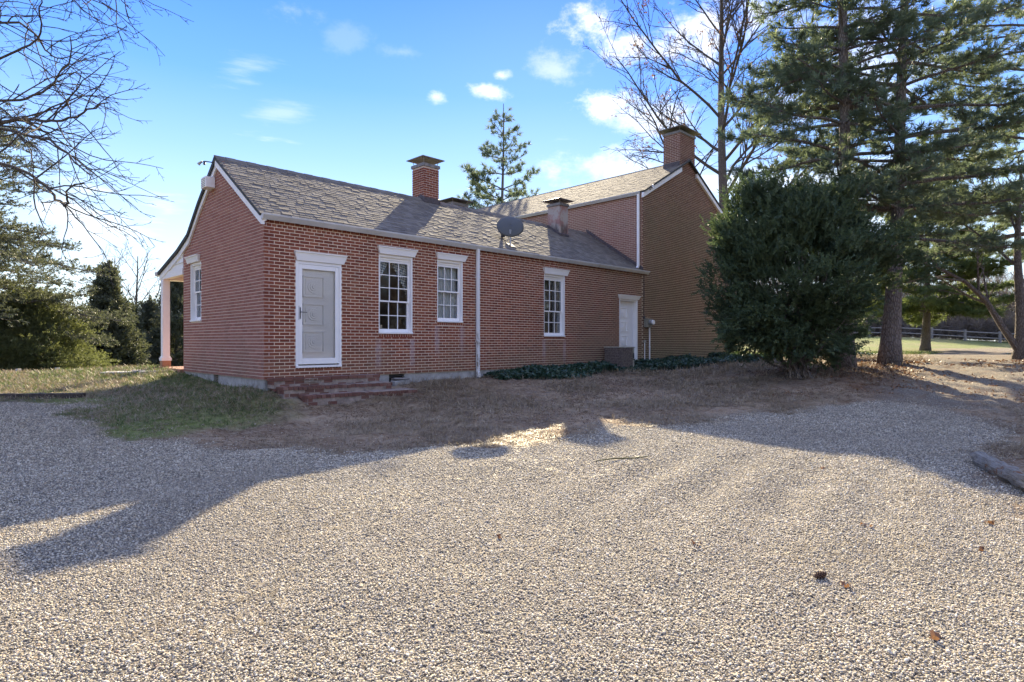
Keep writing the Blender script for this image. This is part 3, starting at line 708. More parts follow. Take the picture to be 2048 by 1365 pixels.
# chimneys
def chimney(s0, s1, t0, t1, z0, z1, mat_b, mat_m, cap_over, cap_h, gap, stucco=False, flashing=True, rim_m=cap_m):
    ch = MB(); ch.box(s0 + .006, s1 - .006, t0 + .006, t1 - .006, z0, z1); c_ = ch.build('chimney', mat_m, house)
    if not stucco:
        bb = MB()
        for pl, pos, sg, a0, a1, sd in (('t', t0, -1, s0, s1, 1), ('s', s0, -1, t0, t1, 2), ('t', t1, 1, s0, s1, 3), ('s', s1, 1, t0, t1, 4)):
            B = courses(z0, z1, lambda z: (a0, a1), [], (), sd + int(s0 * 10), a0); Ab, Tb = to_boxes(B, pl, pos, sg, .012); bb.boxes(Ab, Tb)
        tag(bb.build('brickwork', mat_b, c_), kind='stuff')
    rm = MB(); rm.box(s0 - .03, s1 + .03, t0 - .03, t1 + .03, z1, z1 + .09); rm.build('chimney_rim', rim_m, c_)
    if flashing:
        fm = MB(); fm.box(s0 - .014, s1 + .014, t0 - .014, t1 + .014, z0, z0 + .0); 
    cm, ct = (s0 + s1) / 2, (t0 + t1) / 2; hw, hd = (s1 - s0) / 2 + cap_over, (t1 - t0) / 2 + cap_over; zc = z1 + .09 + gap
    cp = MB(); V = [(cm - hw, ct - hd, zc), (cm + hw, ct - hd, zc), (cm + hw, ct + hd, zc), (cm - hw, ct + hd, zc), (cm - hw, ct - hd, zc + .02), (cm + hw, ct - hd, zc + .02), (cm + hw, ct + hd, zc + .02), (cm - hw, ct + hd, zc + .02), (cm, ct, zc + .02 + cap_h), (cm, ct, zc + cap_h * .6)]
    cp.add(V[:8], [(0, 1, 5, 4), (1, 2, 6, 5), (2, 3, 7, 6), (3, 0, 4, 7)]); cp.add([V[i] for i in (4, 5, 6, 7, 8)], [(0, 1, 4), (1, 2, 4), (2, 3, 4), (3, 0, 4)]); cp.add([V[i] for i in (0, 1, 2, 3, 9)], [(1, 0, 4), (2, 1, 4), (3, 2, 4), (0, 3, 4)])
    cp.build('chimney_cap', cap_m, c_)
    lg = MB()
    for a in (s0 + .05, s1 - .05):
        for b in (t0 + .05, t1 - .05): lg.tube([(a, b, z1 + .05), (a + (a - cm) * .25, b + (b - ct) * .25, zc + .03)], .009, 5)
    lg.build('cap_strut', galv_m, c_); return c_
def roofz(t): return 3.995 + (t + .13) * (RIDGE_Z - 3.995) / (RIDGE_T + .13)
chimney(5.70, 6.26, 2.36, 2.93, 5.35, 6.70, brick_m, mortar_gable_m, .13, .13, .15)
c2 = chimney(11.15, 11.62, 1.76, 2.32, 5.0, 6.32, brick_m, None, .16, .13, .10, stucco=True)
m, nt = new_mat('limewashed chimney render')
z = N(nt, 'ShaderNodeSeparateXYZ', {0: wpos(nt)}).outputs[2]
soot = math_(nt, 'MULTIPLY', srange(nt, z, 5.95, 5.3), srange(nt, noise(nt, 9, 6, .7, stretch=(1, 1, .25)), .35, .6))
c = mix_(nt, srange(nt, noise(nt, 2.4, 5, .7), .42, .6), (.42, .37, .33), (.36, .20, .175)); c = mix_(nt, soot, c, (.045, .045, .045))
finish(nt, c, .9, noise(nt, 60), .4, .004); c2.data.materials.clear(); c2.data.materials.append(m)
chimney(7.9, 8.55, 3.7, 4.2, 4.4, 6.13, brick_m, mortar_m, .16, .11, .08)
c4 = chimney(16.33, 17.5, MF - .003, .72, 8.2, 9.72, brick_main_m, mortar_gable_m, .20, .2, .10)
fm = MB()
fm.prism([(2.30, roofz(2.30) + .02), (2.95, 5.5), (2.95, 5.62), (RIDGE_T, RIDGE_Z + .14), (2.30, roofz(2.3) + .17)], 0, 5.685, 6.275); fm.prism([(1.72, roofz(1.72) + .015), (2.34, roofz(2.34) + .015), (2.34, roofz(2.34) + .1), (1.72, roofz(1.72) + .1)], 0, 11.14, 11.63)
fm.box(16.315, 16.33, 0, .73, 8.35, 8.6)
fm.build('flashing', flash_m, roof)

# windows
def header(parent, s0, s1, z0, z1, plane='t', pos=0.0):
    mb = MB(); e = .06
    prof = [(-.002, z0), (-.045, z0), (-.075, z1 - .02), (-.095, z1 - .02), (-.095, z1), (-.002, z1)]
    def ring(a, k): return [((a, pos + p[0], p[1]) if plane == 't' else (pos + p[0], a, p[1])) for p in k]
    A0 = [(s0 - (0 if i in (0, 1) else e), p) for i, p in enumerate(prof)]; A1 = [(s1 + (0 if i in (0, 1) else e), p) for i, p in enumerate(prof)]
    V = [((a, pos + p[0], p[1]) if plane == 't' else (pos + p[0], a, p[1])) for a, p in A0 + A1]
    n = 6; mb.v.append(np.array(V)); mb.t.append(np.zeros(12)); fc = [list(range(n))[::-1], list(range(n, 2 * n))] + [[i, (i + 1) % n, n + (i + 1) % n, n + i] for i in range(n)]
    if plane == 's': fc = [f[::-1] for f in fc]
    mb.f.append(fc); mb.m.append(np.zeros(8, int)); mb.n += 12
    return mb.build('header_board', white_m, parent)
def window(s0, s1, z0, z1, zm, rt, rb_, plane='t', pos=0.0, htop=.17, hl=None, n=3):
    w = empty('window', parent=house)
    def B(mb, a0, a1, d0, d1, za, zb):
        if plane == 't': mb.box(a0, a1, pos + d0, pos + d1, za, zb)
        else: mb.box(pos + d0, pos + d1, a0, a1, za, zb)
    fr = MB(); B(fr, s0, s0 + .035, .012, .17, z0, z1); B(fr, s1 - .035, s1, .012, .17, z0, z1); B(fr, s0 + .035, s1 - .035, .012, .17, z1 - .06, z1); B(fr, s0 + .035, s1 - .035, .055, .17, z1 - .12, z1 - .06)
    B(fr, s1 - .035, s1 + .0, -.012, .012, z0 + .03, z1 - .001)
    fr.build('window_frame', white_m, w)
    sl_ = MB(); B(sl_, s0 - .005, s1 + .005, -.035, .17, z0, z0 + .04); bevel(sl_.build('sill', white_m, w), .005)
    a0, a1 = s0 + .036, s1 - .036
    for nm, za, zb, d, rows in (('upper_sash', zm - .02, z1 - .121, .07, rt), ('lower_sash', z0 + .041, zm + .02, .105, rb_)):
        mb = MB(); st = .05; bt = .075 if nm == 'lower_sash' else .035; tp = .05 if nm == 'upper_sash' else .035
        B(mb, a0, a0 + st, d, d + .032, za, zb); B(mb, a1 - st, a1, d, d + .032, za, zb); B(mb, a0 + st, a1 - st, d, d + .032, za, za + bt); B(mb, a0 + st, a1 - st, d, d + .032, zb - tp, zb)
        x0, x1, y0, y1 = a0 + st, a1 - st, za + bt, zb - tp
        for i in range(1, n): xx = x0 + (x1 - x0) * i / n; B(mb, xx - .01, xx + .01, d + .004, d + .026, y0, y1)
        for i in range(1, rows):
            yy = y0 + (y1 - y0) * i / rows
            for j in range(n): B(mb, x0 + (x1 - x0) * j / n + (.0101 if j else 0), x0 + (x1 - x0) * (j + 1) / n - (.0101 if j < n - 1 else 0), d + .005, d + .025, yy - .01, yy + .01)
        sash = mb.build(nm, white_m, w)
        for i in range(n):
            for k in range(rows):
                g = MB(); xa, xb = x0 + (x1 - x0) * i / n, x0 + (x1 - x0) * (i + 1) / n; ya, yb = y0 + (y1 - y0) * k / rows, y0 + (y1 - y0) * (k + 1) / rows
                B(g, xa, xb, d + .014, d + .017, ya, yb); g.build('pane', glass_m, w)
    lt = MB(); B(lt, s0, s1, -.02, .012, z1 - .001, z1 + .0); 
    header(w, hl[0], hl[1], hl[2], hl[3], plane, pos)
    return w
window(2.66, 3.60, 1.687, 3.54, 2.455, 3, 2, hl=(2.67, 3.65, 3.545, 3.715))
window(4.36, 5.19, 1.995, 3.58, 2.785, 2, 2, hl=(4.36, 5.25, 3.585, 3.74))
window(8.37, 9.32, 1.655, 3.53, 2.425, 3, 2, hl=(8.38, 9.42, 3.535, 3.71))
window(3.68, 4.42, 2.0, 3.46, 2.74, 2, 2, 's', 0.0, hl=(3.78, 4.58, 3.47, 3.63), n=2)

# doors
d1 = empty('door', parent=house)
mb = MB(); mb.box(.66, .71, -.02, .15, 1.0, 3.19); mb.box(1.65, 1.70, -.02, .15, 1.0, 3.19); mb.box(.71, 1.65, -.018, .15, 3.13, 3.19); mb.box(.66, 1.70, -.045, .15, .955, 1.0)
mb.build('door_frame', white_m, d1)
mb = MB(); mb.box(.715, .805, -.012, .025, 1.03, 3.125); mb.box(1.555, 1.645, -.012, .025, 1.03, 3.125); mb.box(.805, 1.555, -.012, .025, 3.03, 3.125); mb.box(.805, 1.555, -.012, .025, 1.03, 1.15); bevel(mb.build('storm_door', white_m, d1), .004)
m, nt = new_mat('storm door glass')
fr = math_(nt, 'MULTIPLY', N(nt, 'ShaderNodeFresnel', {'IOR': 1.5}).outputs[0], .9)
gl = N(nt, 'ShaderNodeBsdfGlossy', {'Roughness': .05, 'Color': (.9, .95, 1)}); tr = N(nt, 'ShaderNodeBsdfTransparent', {'Color': (.99, .995, 1)})
nt.links.new(N(nt, 'ShaderNodeMixShader', {0: fr, 1: tr.outputs[0], 2: gl.outputs[0]}).outputs[0], N(nt, 'ShaderNodeOutputMaterial').inputs[0])
MB().box(.805, 1.555, -.006, -.003, 1.15, 3.03).build('glass_pane', m, d1)
mb = MB(); mb.box(.747, .765, -.022, -.012, 1.98, 2.22); mb.tube([(.755, -.022, 2.12), (.755, -.06, 2.12), (.88, -.065, 2.115)], [.009, .009, .007], 7); mb.box(.727, .731, -.018, -.012, 1.95, 2.25); mb.build('door_handle', dark_m, d1)
leaf_m = plain('brightened white door paint', (.94, .94, .94), .5, .02, 3, .05)  # leaf white lifted above the trim to offset shade behind the glass
def panel_door(parent, s0, s1, z0, z1, t, cols, flip=False, rows=3):
    mb = MB(); mb.box(s0, s1, t, t + .04, z0, z1)
    hgt = (z1 - z0 - .35) / rows
    for i in range(rows):
        za = z0 + .26 + i * hgt; zb = za + hgt - .14; a, b = s0 + .12, s0 + .12 + cols
        for q in ((a, b, za, za + .022), (a, b, zb - .022, zb), (a, a + .022, za, zb), (b - .022, b, za, zb)): mb.box(q[0], q[1], t - .03, t, q[2], q[3])
        mb.box(a + .06, b - .06, t - .018, t, za + .06, zb - .06)
        cx, cz = (a + b) / 2, (za + zb) / 2
        for r0, dd in ((.13, .028), (.085, .040), (.04, .054)): mb.disc((cx, t - dd, cz), 1, r0, dd, 24, r2=r0 + .012)
    return mb.build('door_leaf', leaf_m, parent)
panel_door(d1, .72, 1.64, 1.01, 3.12, .062, .48)
header(d1, .68, 1.75, 3.195, 3.385)
d2 = empty('door', parent=house)
mb = MB(); mb.box(12.24, 12.28, -.012, .2, .5, 2.98); mb.box(13.27, 13.34, -.025, .03, .5, 2.975); mb.box(13.30, 13.34, .03, .2, .5, 2.975); mb.box(12.28, 13.27, .0, .2, 2.93, 2.98); mb.build('door_frame', white_m, d2)
panel_door(d2, 12.285, 13.295, .62, 2.925, .145, .5, rows=4)
header(d2, 12.22, 13.40, 2.985, 3.125)

# curtains and the card in the windows
def curtain(name, pts_fn, mat, label):
    mb = MB(); nu, nv = 40, 14; V = []; F = []
    for j in range(nv):
        for i in range(nu): V.append(pts_fn(i / (nu - 1), j / (nv - 1)))
    for j in range(nv - 1):
        for i in range(nu - 1): a = j * nu + i; F.append((a, a + 1, a + nu + 1, a + nu))
    mb.add([hp(*p) for p in V], np.array(F)); o = mb.build(name, mat, smooth=True)
    md = o.modifiers.new('solid', 'SOLIDIFY'); md.thickness = .002
    return tag(o, label, 'curtain')
m, nt = new_mat('blue gingham')
s, t, z = house_st(nt)
ch = N(nt, 'ShaderNodeCombineXYZ', {0: math_(nt, 'ADD', math_(nt, 'MULTIPLY', s, .8), math_(nt, 'MULTIPLY', z, .5)), 1: math_(nt, 'SUBTRACT', math_(nt, 'MULTIPLY', z, .8), math_(nt, 'MULTIPLY', s, .5))}).outputs[0]
ck = N(nt, 'ShaderNodeTexChecker', {'Vector': ch, 'Scale': 26.0}).outputs['Fac']
finish(nt, mix_(nt, ck, (.06, .10, .17), (.84, .88, .88)), .9, transl=(.5, .55, .6), tw=.3); gingham_m = m
m, nt = new_mat('sheer curtain')
s, t, z = house_st(nt)
fold_shade = srange(nt, math_(nt, 'SINE', math_(nt, 'ADD', math_(nt, 'MULTIPLY', s, 110.0), math_(nt, 'MULTIPLY', noise(nt, 3), 6.0))), -1, 1)  # light and dark of the folds striped into the fabric colour
finish(nt, mix_(nt, fold_shade, (.55, .60, .62), (.84, .88, .88)), .9, transl=(.7, .75, .75), tw=.2); sheer_m = m
def swag(side):
    def f(u, v):
        wtop = .45; x = (2.70 + u * wtop * (1 - .65 * v ** .7)) if side < 0 else (3.57 - u * wtop * (1 - .8 * v))
        if side > 0: x = 3.57 - u * (.47 - .38 * v)
        return (x, .20 + .012 * math.sin(u * 26), 3.44 - v * (.62 + .25 * (1 - u) if side > 0 else .40 + .1 * (1 - u)))
    return f
curtain('curtain', swag(-1), gingham_m, 'blue gingham tieback curtain on the left side of the tall window beside the storm door')
curtain('curtain', swag(1), gingham_m, 'blue gingham tieback curtain on the right side of the tall window beside the storm door')
curtain('curtain', lambda u, v: (4.39 + u * .77, .21 + .012 * math.sin(u * 60), 3.5 - v * 1.45), sheer_m, 'sheer grey curtain filling the short middle window left of the downspout')
curtain('curtain', lambda u, v: (8.98 + u * .30, .205 + .012 * math.sin(u * 30), 3.45 - v * 1.75), sheer_m, 'pale curtain drawn to the right in the tall dark window right of the downspout')
curtain('curtain', lambda u, v: (.22 + .012 * math.sin(u * 30), 3.72 + u * .62, 3.4 - v * 1.35), sheer_m, 'pale curtain behind the narrow window in the left gable wall')
o = MB().box(-.045, .045, -.002, .002, -.035, .035).build('window_card', plain('card paper', (.55, .48, .36), .8, .1)); o.location = hp(2.79, .13, 1.86); o.rotation_euler = (0, 0, R(45))
tag(o, 'small tan card propped in the lower left pane of the tall window', 'card')

# porch at the rear
pc = MB(); pc.box(-.04, .14, 6.68, 6.86, 1.05, 3.24); pc.box(-.075, .175, 6.645, 6.895, .97, 1.05); pc.box(-.055, .155, 6.665, 6.875, 1.05, 1.09); pc.build('porch_column', white_m, house)
pb = MB(); pb.box(-.06, .16, 6.66, 6.88, .80, .97); pb.build('column_base', plain('bare pine base', (.42, .22, .13), .7), house)
bm_ = MB(); bm_.box(-.03, .12, D2 + .003, 6.9, 3.24, 3.40); bm_.box(.13, D1, 6.6, 6.93, 3.22, 3.36); bm_.build('porch_beam', white_m, house)
cz = MB(); cz.box(.13, D1, D2 + .01, 6.6, 3.34, 3.37); cz.build('porch_ceiling', cream_m, house)
for i, (za, zb) in enumerate(((3.40, 3.55), (3.552, 3.70), (3.702, 3.84))):
    def tz(z): return min(6.9, 5.3 + (3.80 - z) / .26)
    sd = MB(); sd.prism([(D2 + .004, za), (tz(za), za), (max(tz(zb), D2 + .1), zb), (D2 + .004, zb)], 0, -.01, .085); sd.prism([(D2 + .004, za), (tz(za), za), (tz(za), za + .02), (D2 + .004, za + .02)], 0, -.03, -.012)
    sd.build('siding_board', white_m, house)
pf = MB(); pf.box(-.09, 6.0, D2 + .005, 7.0, .45, .79); pf.build('porch_floor', brick_gable_m, house)
gg = gutter('gutter', -.12, D1, 's', 7.03, 3.46, -1)

# ------------------------------------------------------------------ things on and around the house
def hthing(name, s, t, z, label, cat): return empty(name, tuple(hp(s, t, z)), R(45), label, cat)
# satellite dish
d = empty('satellite_dish', tuple(hp(7.25, .30, roofz(.30))), R(45), 'dark grey satellite dish on a short mast near the gutter of the low roof', 'satellite dish')
mb = MB(); mb.box(-.11, .11, -.13, .11, .0, .03); mb.tube([(-.12, -.14, .0), (.12, -.14, .0)], .02, 6); mb.build('foot_plate', dark_m, d); d.children[0].rotation_euler = (R(33), 0, 0)
mb = MB(); mb.tube([(0, 0, .0), (0, 0, .1), (0, -.02, .36)], .024, 10); mb.box(-.05, .05, -.05, .05, .33, .45); mb.tube([(-.03, .1, .12), (-.015, 0, .34)], .01, 6); mb.tube([(-.02, -.03, .36), (.03, -.03, .42), (.12, -.05, .35), (.10, -.06, .25)], .006, 5); mb.build('mast', galv_m, d)
mb = MB(); nr_, na_ = 9, 40; V = []; F = []
for i in range(nr_):
    r_ = (i + .02) / (nr_ - 1 + .02)
    for k in range(na_): a = 2 * math.pi * k / na_; V.append((.395 * r_ * math.cos(a), .075 * r_ * r_ - .075, .345 * r_ * math.sin(a)))
for i in range(nr_ - 1):
    for k in range(na_): F.append((i * na_ + k, i * na_ + (k + 1) % na_, (i + 1) * na_ + (k + 1) % na_, (i + 1) * na_ + k))
mb.add(V, np.array(F)); ds_ = mb.build('reflector', dish_m, d, smooth=True); ds_.modifiers.new('solid', 'SOLIDIFY').thickness = .008
ds_.location = (.06, .06, .56); ds_.rotation_euler = (R(-22), 0, R(-38))
mb = MB(); mb.tube([(0, .02, .42), (.10, .38, .34)], .012, 6); mb.box(.07, .14, .36, .46, .31, .39); mb.build('receiver_arm', dark_m, d)
# alarm horn box under the gable peak
b = empty('siren_box', tuple(hp(-.001, 3.4, 5.2)), R(45), 'white boxy unit fixed on the left gable under the roof peak', 'wall box')
mb = MB(); mb.box(-.21, .0, -.16, .16, .0, .25); bevel(mb.build('housing', white_m, b), .01)
mb = MB()
for i in range(5): mb.box(-.214, -.21, -.13, .13, .03 + i * .04, .045 + i * .04)
mb.build('louvre', beige_m, b)
b.location = tuple(hp(-.005, 2.86, 5.06))
# flood light
f = hthing('flood_light', -.15, 2.62, 5.62, 'small twin-head flood light poking out beyond the left gable peak', 'flood light')
mb = MB(); mb.tube([(.1, 0, 0), (-.12, .12, .02), (-.2, .2, .0)], .022, 7); mb.build('arm', dark_m, f); f.scale = (.6, .6, .6)
mb = MB(); mb.tube([(-.2, .2, .02), (-.27, .26, -.04), (-.31, .3, -.10)], [.03, .045, .065], 12); mb.build('lamp_head', beige_m, f)
mb = MB(); mb.tube([(-.14, .1, .02), (-.17, .06, -.06), (-.18, .04, -.12)], [.025, .04, .05], 12); mb.build('lamp_head', dark_m, f)
f = hthing('rake_lamp', 14.15, MF - .09, 7.17, 'small white round lamp on the rake board above the tall brick corner', 'lamp')
mb = MB(); mb.disc((0, -.06, 0), 1, .07, .08, 16, r2=.05); mb.build('lamp_head', white_m, f); mb = MB(); mb.tube([(-.04, .02, -.05), (-.12, -.02, -.12), (-.2, -.02, -.1)], .025, 8); mb.build('bracket', galv_m, f)
# bell on the porch
b = empty('porch_bell', tuple(hp(1.6, 6.4, 2.65)), R(45), 'old dark bell hanging from an iron bracket behind the porch column', 'bell')
prof = [(.02, .26), (.06, .25), (.085, .2), (.095, .12), (.12, .04), (.17, 0)]
mb = MB(); V = []; F = []
for r_, z in prof:
    for k in range(20): a = 2 * math.pi * k / 20; V.append((r_ * math.cos(a), r_ * math.sin(a), z))
for i in range(len(prof) - 1):
    for k in range(20): F.append((i * 20 + k, i * 20 + (k + 1) % 20, (i + 1) * 20 + (k + 1) % 20, (i + 1) * 20 + k))
mb.add(V, np.array(F)); x = mb.build('bell_body', dark_m, b, smooth=True); x.modifiers.new('solid', 'SOLIDIFY').thickness = .012
mb = MB(); mb.tube([(r_ * 1.0, 0, z) for r_, z in []] or [(0, 0, .24), (0, 0, .38), (-.08, 0, .45), (-.3, 0, .46), (-.45, 0, .40)], .025, 7); mb.box(-.1, .1, -.015, .015, .36, .42); mb.build('bracket', dark_m, b)
mb = MB(); th = np.linspace(0, 2 * math.pi, 21); mb.tube([(.172 * math.cos(a), .172 * math.sin(a), 0) for a in th], .012, 6); mb.build('bell_rim', galv_m, b, smooth=True)
# air conditioner
ac = empty('air_conditioner', tuple(hp(11.26, -.76, .50)), R(45), 'old air conditioner with brown slatted grille in the ivy before the far door', 'air conditioner')
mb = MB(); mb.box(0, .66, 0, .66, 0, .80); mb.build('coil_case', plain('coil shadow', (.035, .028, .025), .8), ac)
mb = MB(); mb.box(-.02, .78, -.02, .68, .80, .83); mb.box(.66, .76, 0, .66, 0, .80); bevel(mb.build('cabinet', beige_m, ac), .006)
mb = MB(); mb.box(.675, .745, -.006, .0, .45, .62); mb.box(.67, .75, -.007, .0, .40, .43); mb.build('service_panel', dark_m, ac)
mb = MB()
for i in range(17): mb.box(.006 + i * .0388, .024 + i * .0388, -.012, -.001, .01, .79)
for i in range(17): mb.box(-.012, -.001, .006 + i * .0388, .024 + i * .0388, .01, .79)
mb.build('grille', grille_m, ac)
mb = MB()
for k in range(9): z = .05 + k * .088; mb.tube([(-.014, .0, z), (-.014, -.014, z), (.66, -.014, z)], .006, 4); mb.tube([(-.014, .66, z), (-.014, 0, z)], .006, 4)
mb.build('guard_wire', grille_m, ac)
# electric meter
e = empty('electric_meter', tuple(hp(14.0, MF - .003, 0)), R(45), 'weathered electric meter with a round glass on the tall wall right of the far door', 'electric meter')
mb = MB(); mb.box(-.26, .06, -.14, 0, 2.02, 2.34); bevel(mb.build('meter_box', boxgrey_m, e), .012)
mb = MB(); mb.disc((-.06, -.25, 2.20), 1, .095, .11, 24); mb.build('meter_ring', galv_m, e)
mb = MB(); mb.disc((-.06, -.30, 2.20), 1, .08, .05, 24, r2=.09); x = mb.build('meter_glass', white_m, e, smooth=False)
mb = MB(); mb.tube([(.0, -.08, 2.03), (.0, -.08, .5)], .028, 10); mb.tube([(.0, -.08, 1.3), (.0, -.08, 1.33)], .036, 10); mb.build('conduit', white_m, e)
mb = MB(); mb.tube([(-.28, -.02, 4.0), (-.27, -.02, 3.2), (-.29, -.02, 2.5), (-.25, -.05, 2.3)], .011, 6); mb.tube([(-.33, -.03, 2.36), (-.2, -.03, 2.42)], .02, 6); mb.build('service_cable', dark_m, e)
v = hthing('standpipe', 13.65, -.12, .5, 'short white pipe with a rounded cap standing between the door and the meter', 'pipe')
mb = MB(); mb.tube([(0, 0, 0), (0, 0, .98)], .016, 8); mb.build('pipe', white_m, v); mb = MB(); mb.box(-.05, .05, -.04, .04, .96, 1.06); bevel(mb.build('pipe_cap', beige_m, v), .015)
# brick steps
st = empty('brick_steps', (HX, HY, 0), R(45), 'worn red brick steps, three treads below the white storm door', 'steps')
stepmort = plain('step mortar', (.31, .25, .21), .95, .3, 8, .5); stepbrick = make_brick('step brick', [(0, (.13, .05, .04)), (.4, (.20, .075, .058)), (.8, (.26, .11, .085)), (1, (.33, .19, .155))], (.13, .095, .075), 1.0)
bu = MB().box(-.5, .5, -.5, .5, -.5, .5).build('brick', stepbrick, mesh_only=True)
TR = [(.06, 2.50, -.33, .775, .57), (.12, 2.62, -.64, .61, .38), (.42, 3.02, -1.02, .455, .20)]
core = MB(); 
for i, (a0, a1, tf, zt, zb) in enumerate(TR): core.box(a0 + .015, a1 - .015, tf + .018, -.003 + i * -.002, zb, zt - .012)
core.build('step_core', stepmort, st)
def tilt(s_): return -.012 * (s_ - .5)
prev = 0.0
for i, (a0, a1, tf, zt, zb) in enumerate(TR):
    x = a0; k = 0
    while x < a1 - .03:       # top row: bricks laid flat, ends to the front
        w = .098 if i else .205; q = min(x + w, a1); dz_ = random.uniform(-.006, .006) + tilt(x) * (1 if i else .3)
        A_ = (x + .005, q - .008, tf + random.uniform(-.008, .008), tf + (.2 if i else .1), zt - .062 + dz_, zt + dz_)
        single_bricks([A_], st, bu); x += w; k += 1
    x = a0 + .02; 
    z = zt - .066
    while z - .06 > zb - .07:
        x = a0 + .02 - (.1 if k % 2 else 0)
        while x < a1 - .05:
            q = min(x + .205, a1 - .02); p = max(x, a0 + .02)
            if q - p > .04 and not (i == 2 and random.random() < .06):
                single_bricks([(p + .005, q - .009, tf + .02 + random.uniform(-.006, .006), tf + .11, z - .062 + tilt(x), z + tilt(x))], st, bu)
            x += .21
        z -= .069; k += 1
    for j in range(int((-tf) / .105)):    # left return
        tt = tf + .02 + j * .105
        single_bricks([(a0 - .004, a0 + .1, tt, min(tt + .098, -.004), zt - .064, zt - .002)], st, bu)
        if zb < zt - .1: single_bricks([(a0 + .012, a0 + .1, tt, min(tt + .098, -.004), zt - .135, zt - .07)], st, bu)
mk = MB(); y = -.336; pale = plain('pale mortar marks', (.42, .36, .30), .9)
for q in ((.70, .98, .738, .746), (.70, .98, .676, .684), (.70, .708, .676, .746), (.80, .806, .684, .738), (.88, .886, .684, .738), (.972, .98, .676, .746), (.72, .78, .707, .713), (.81, .86, .71, .716), (.82, .87, .694, .70)):
    mk.box(q[0], q[1], y - .006, y + .03, q[2], q[3])
mk.build('mortar_mark', pale, st)
rbk = MB(); rbk.box(-.3, .3, -.05, .05, -.06, .06)
o = hthing('cinder_block', 3.17, -.12, .52, 'grey broken block lying against the foundation vent beside the steps', 'block')
mb = MB(); mb.box(-.22, .22, -.08, .08, -.06, .08); x = mb.build('block', concrete_m, o); x.rotation_euler = (R(6), R(-4), R(4)); bevel(x, .012)
mb = MB(); mb.box(-.2, .2, -.1, .06, .085, .12); x = mb.build('slate', cap_m, o); x.rotation_euler = (R(-8), R(3), R(-5))

# stone slab and step by the porch
o = empty('stone_step', tuple(hp(-1.0, 6.2, 0)), R(45), 'low grey stone step at the foot of the porch', 'step'); mb = MB(); mb.box(.2, .92, -.5, .5, .55, .74); bevel(mb.build('slab', concrete_m, o), .02)
o = empty('paving_slab', (-9.9, 16.1, h1(-9.9, 16.1) - .035), R(20), 'flat pale paving slab in the grass left of the porch step', 'slab'); mb = MB(); mb.box(-.9, .9, -.35, .35, 0, .06); bevel(mb.build('slab', concrete_m, o), .02)

# ------------------------------------------------------------------ timbers, rails, log, leaves
def at_ground(px, py):
    a = (px - 1024) / 1200
    for Z in np.arange(2, 90, .03):
        if 684 + (EYE - h1(a * Z, Z)) * 1200 / Z <= py: return np.array([a * Z, Z, h1(a * Z, Z)])
    return None
tw_ = plain('old railway timber', (.075, .06, .05), .9, .35, 14, .6, stretch=(1, 1, 1))
A_, B_ = np.array((-16.5, 11.15)), np.array((-8.5, 11.95))
for i in range(3):
    p, q = A_ + (B_ - A_) * (i / 3 + .003), A_ + (B_ - A_) * ((i + 1) / 3 - .003); c = (p + q) / 2; L = np.linalg.norm(q - p)
    o = empty('landscape_timber', (c[0], c[1], h1(*c) - .05), math.atan2(*(q - p)[::-1]), ['dark edging timber running out of the picture, farthest from the house', 'dark edging timber between gravel and lawn, middle one of three', 'dark edging timber between gravel and lawn, nearest to the house corner'][i], 'timber', 'edging timbers along the lawn')
    mb = MB(); mb.box(-L / 2, L / 2, -.07, .07, 0, .16); bevel(mb.build('timber', tw_, o), .01)
# low white rail at the lawn's far edge
fr_ = empty('low_rail_fence', (-18, 21, 0), 0, 'low pale rail on short posts at the far left edge of the lawn', 'fence')
pts = [(-24.5, 21.8), (-21.3, 21.9), (-18.1, 22.0), (-16.9, 22.3), (-13.8, 23.6)]
for i, (x, y) in enumerate(pts):
    z = h1(x, y); mb = MB(); mb.box(x + 18 - .06, x + 18 + .06, y - 21 - .06, y - 21 + .06, z - .1, z + (.38 if i in (2, 3) else .28)); bevel(mb.build('post', plain('pale post paint', (.55, .53, .50)), fr_), .01)
for (x0, y0), (x1, y1) in zip(pts[:2], pts[1:3]):
    mb = MB(); mb.tube([(x0 + 18, y0 - 21, h1(x0, y0) + .2), (x1 + 18, y1 - 21, h1(x1, y1) + .2)], .06, 4); mb.build('rail', wood_m, fr_)
# weathered log at the right edge
m, nt = new_mat('silvered log wood')
gnv = N(nt, 'ShaderNodeMapping', {'Vector': N(nt, 'ShaderNodeTexCoord').outputs['Object'], 'Scale': (.8, 9, 9)}).outputs[0]
gn = noise(nt, 5, 8, .75, vec=gnv)
c = ramp_(nt, gn, [(.32, (.07, .055, .04)), (.45, (.22, .20, .17)), (.7, (.36, .35, .32))])
c = mix_(nt, srange(nt, noise(nt, 5, 5, .7), .58, .66), c, (.20, .09, .045))
finish(nt, c, .9, gn, 1.0, .03, .2); log_m = m
p, q = at_ground(1955, 925), np.array([4.75, 4.95, h1(4.75, 4.95)])
lg = empty('weathered_log', tuple((p + q) / 2), math.atan2(q[1] - p[1], q[0] - p[0]), 'silvery rotten square log lying along the right edge of the gravel', 'log')
L = np.linalg.norm((q - p)[:2]); nseg = 60; V = []; F = []; k = 10
for i in range(nseg):
    u = i / (nseg - 1); x = (u - .5) * L
    for j in range(k):
        a = 2 * math.pi * j / k + .3; sq = 1 / max(abs(math.cos(a)), abs(math.sin(a))) ** .75
        r_ = .085 * sq * (1 + .12 * math.sin(u * 9 + j) + (vn(u * 22, j * 1.7, 1, 2) - .5) * .5) * (1 if 0 < i < nseg - 1 else .9)
        if u > .45 and j in (1, 2): r_ *= .72 + .28 * abs(math.sin(u * 31))
        V.append((x, r_ * math.cos(a), .065 + r_ * math.sin(a) * .85))
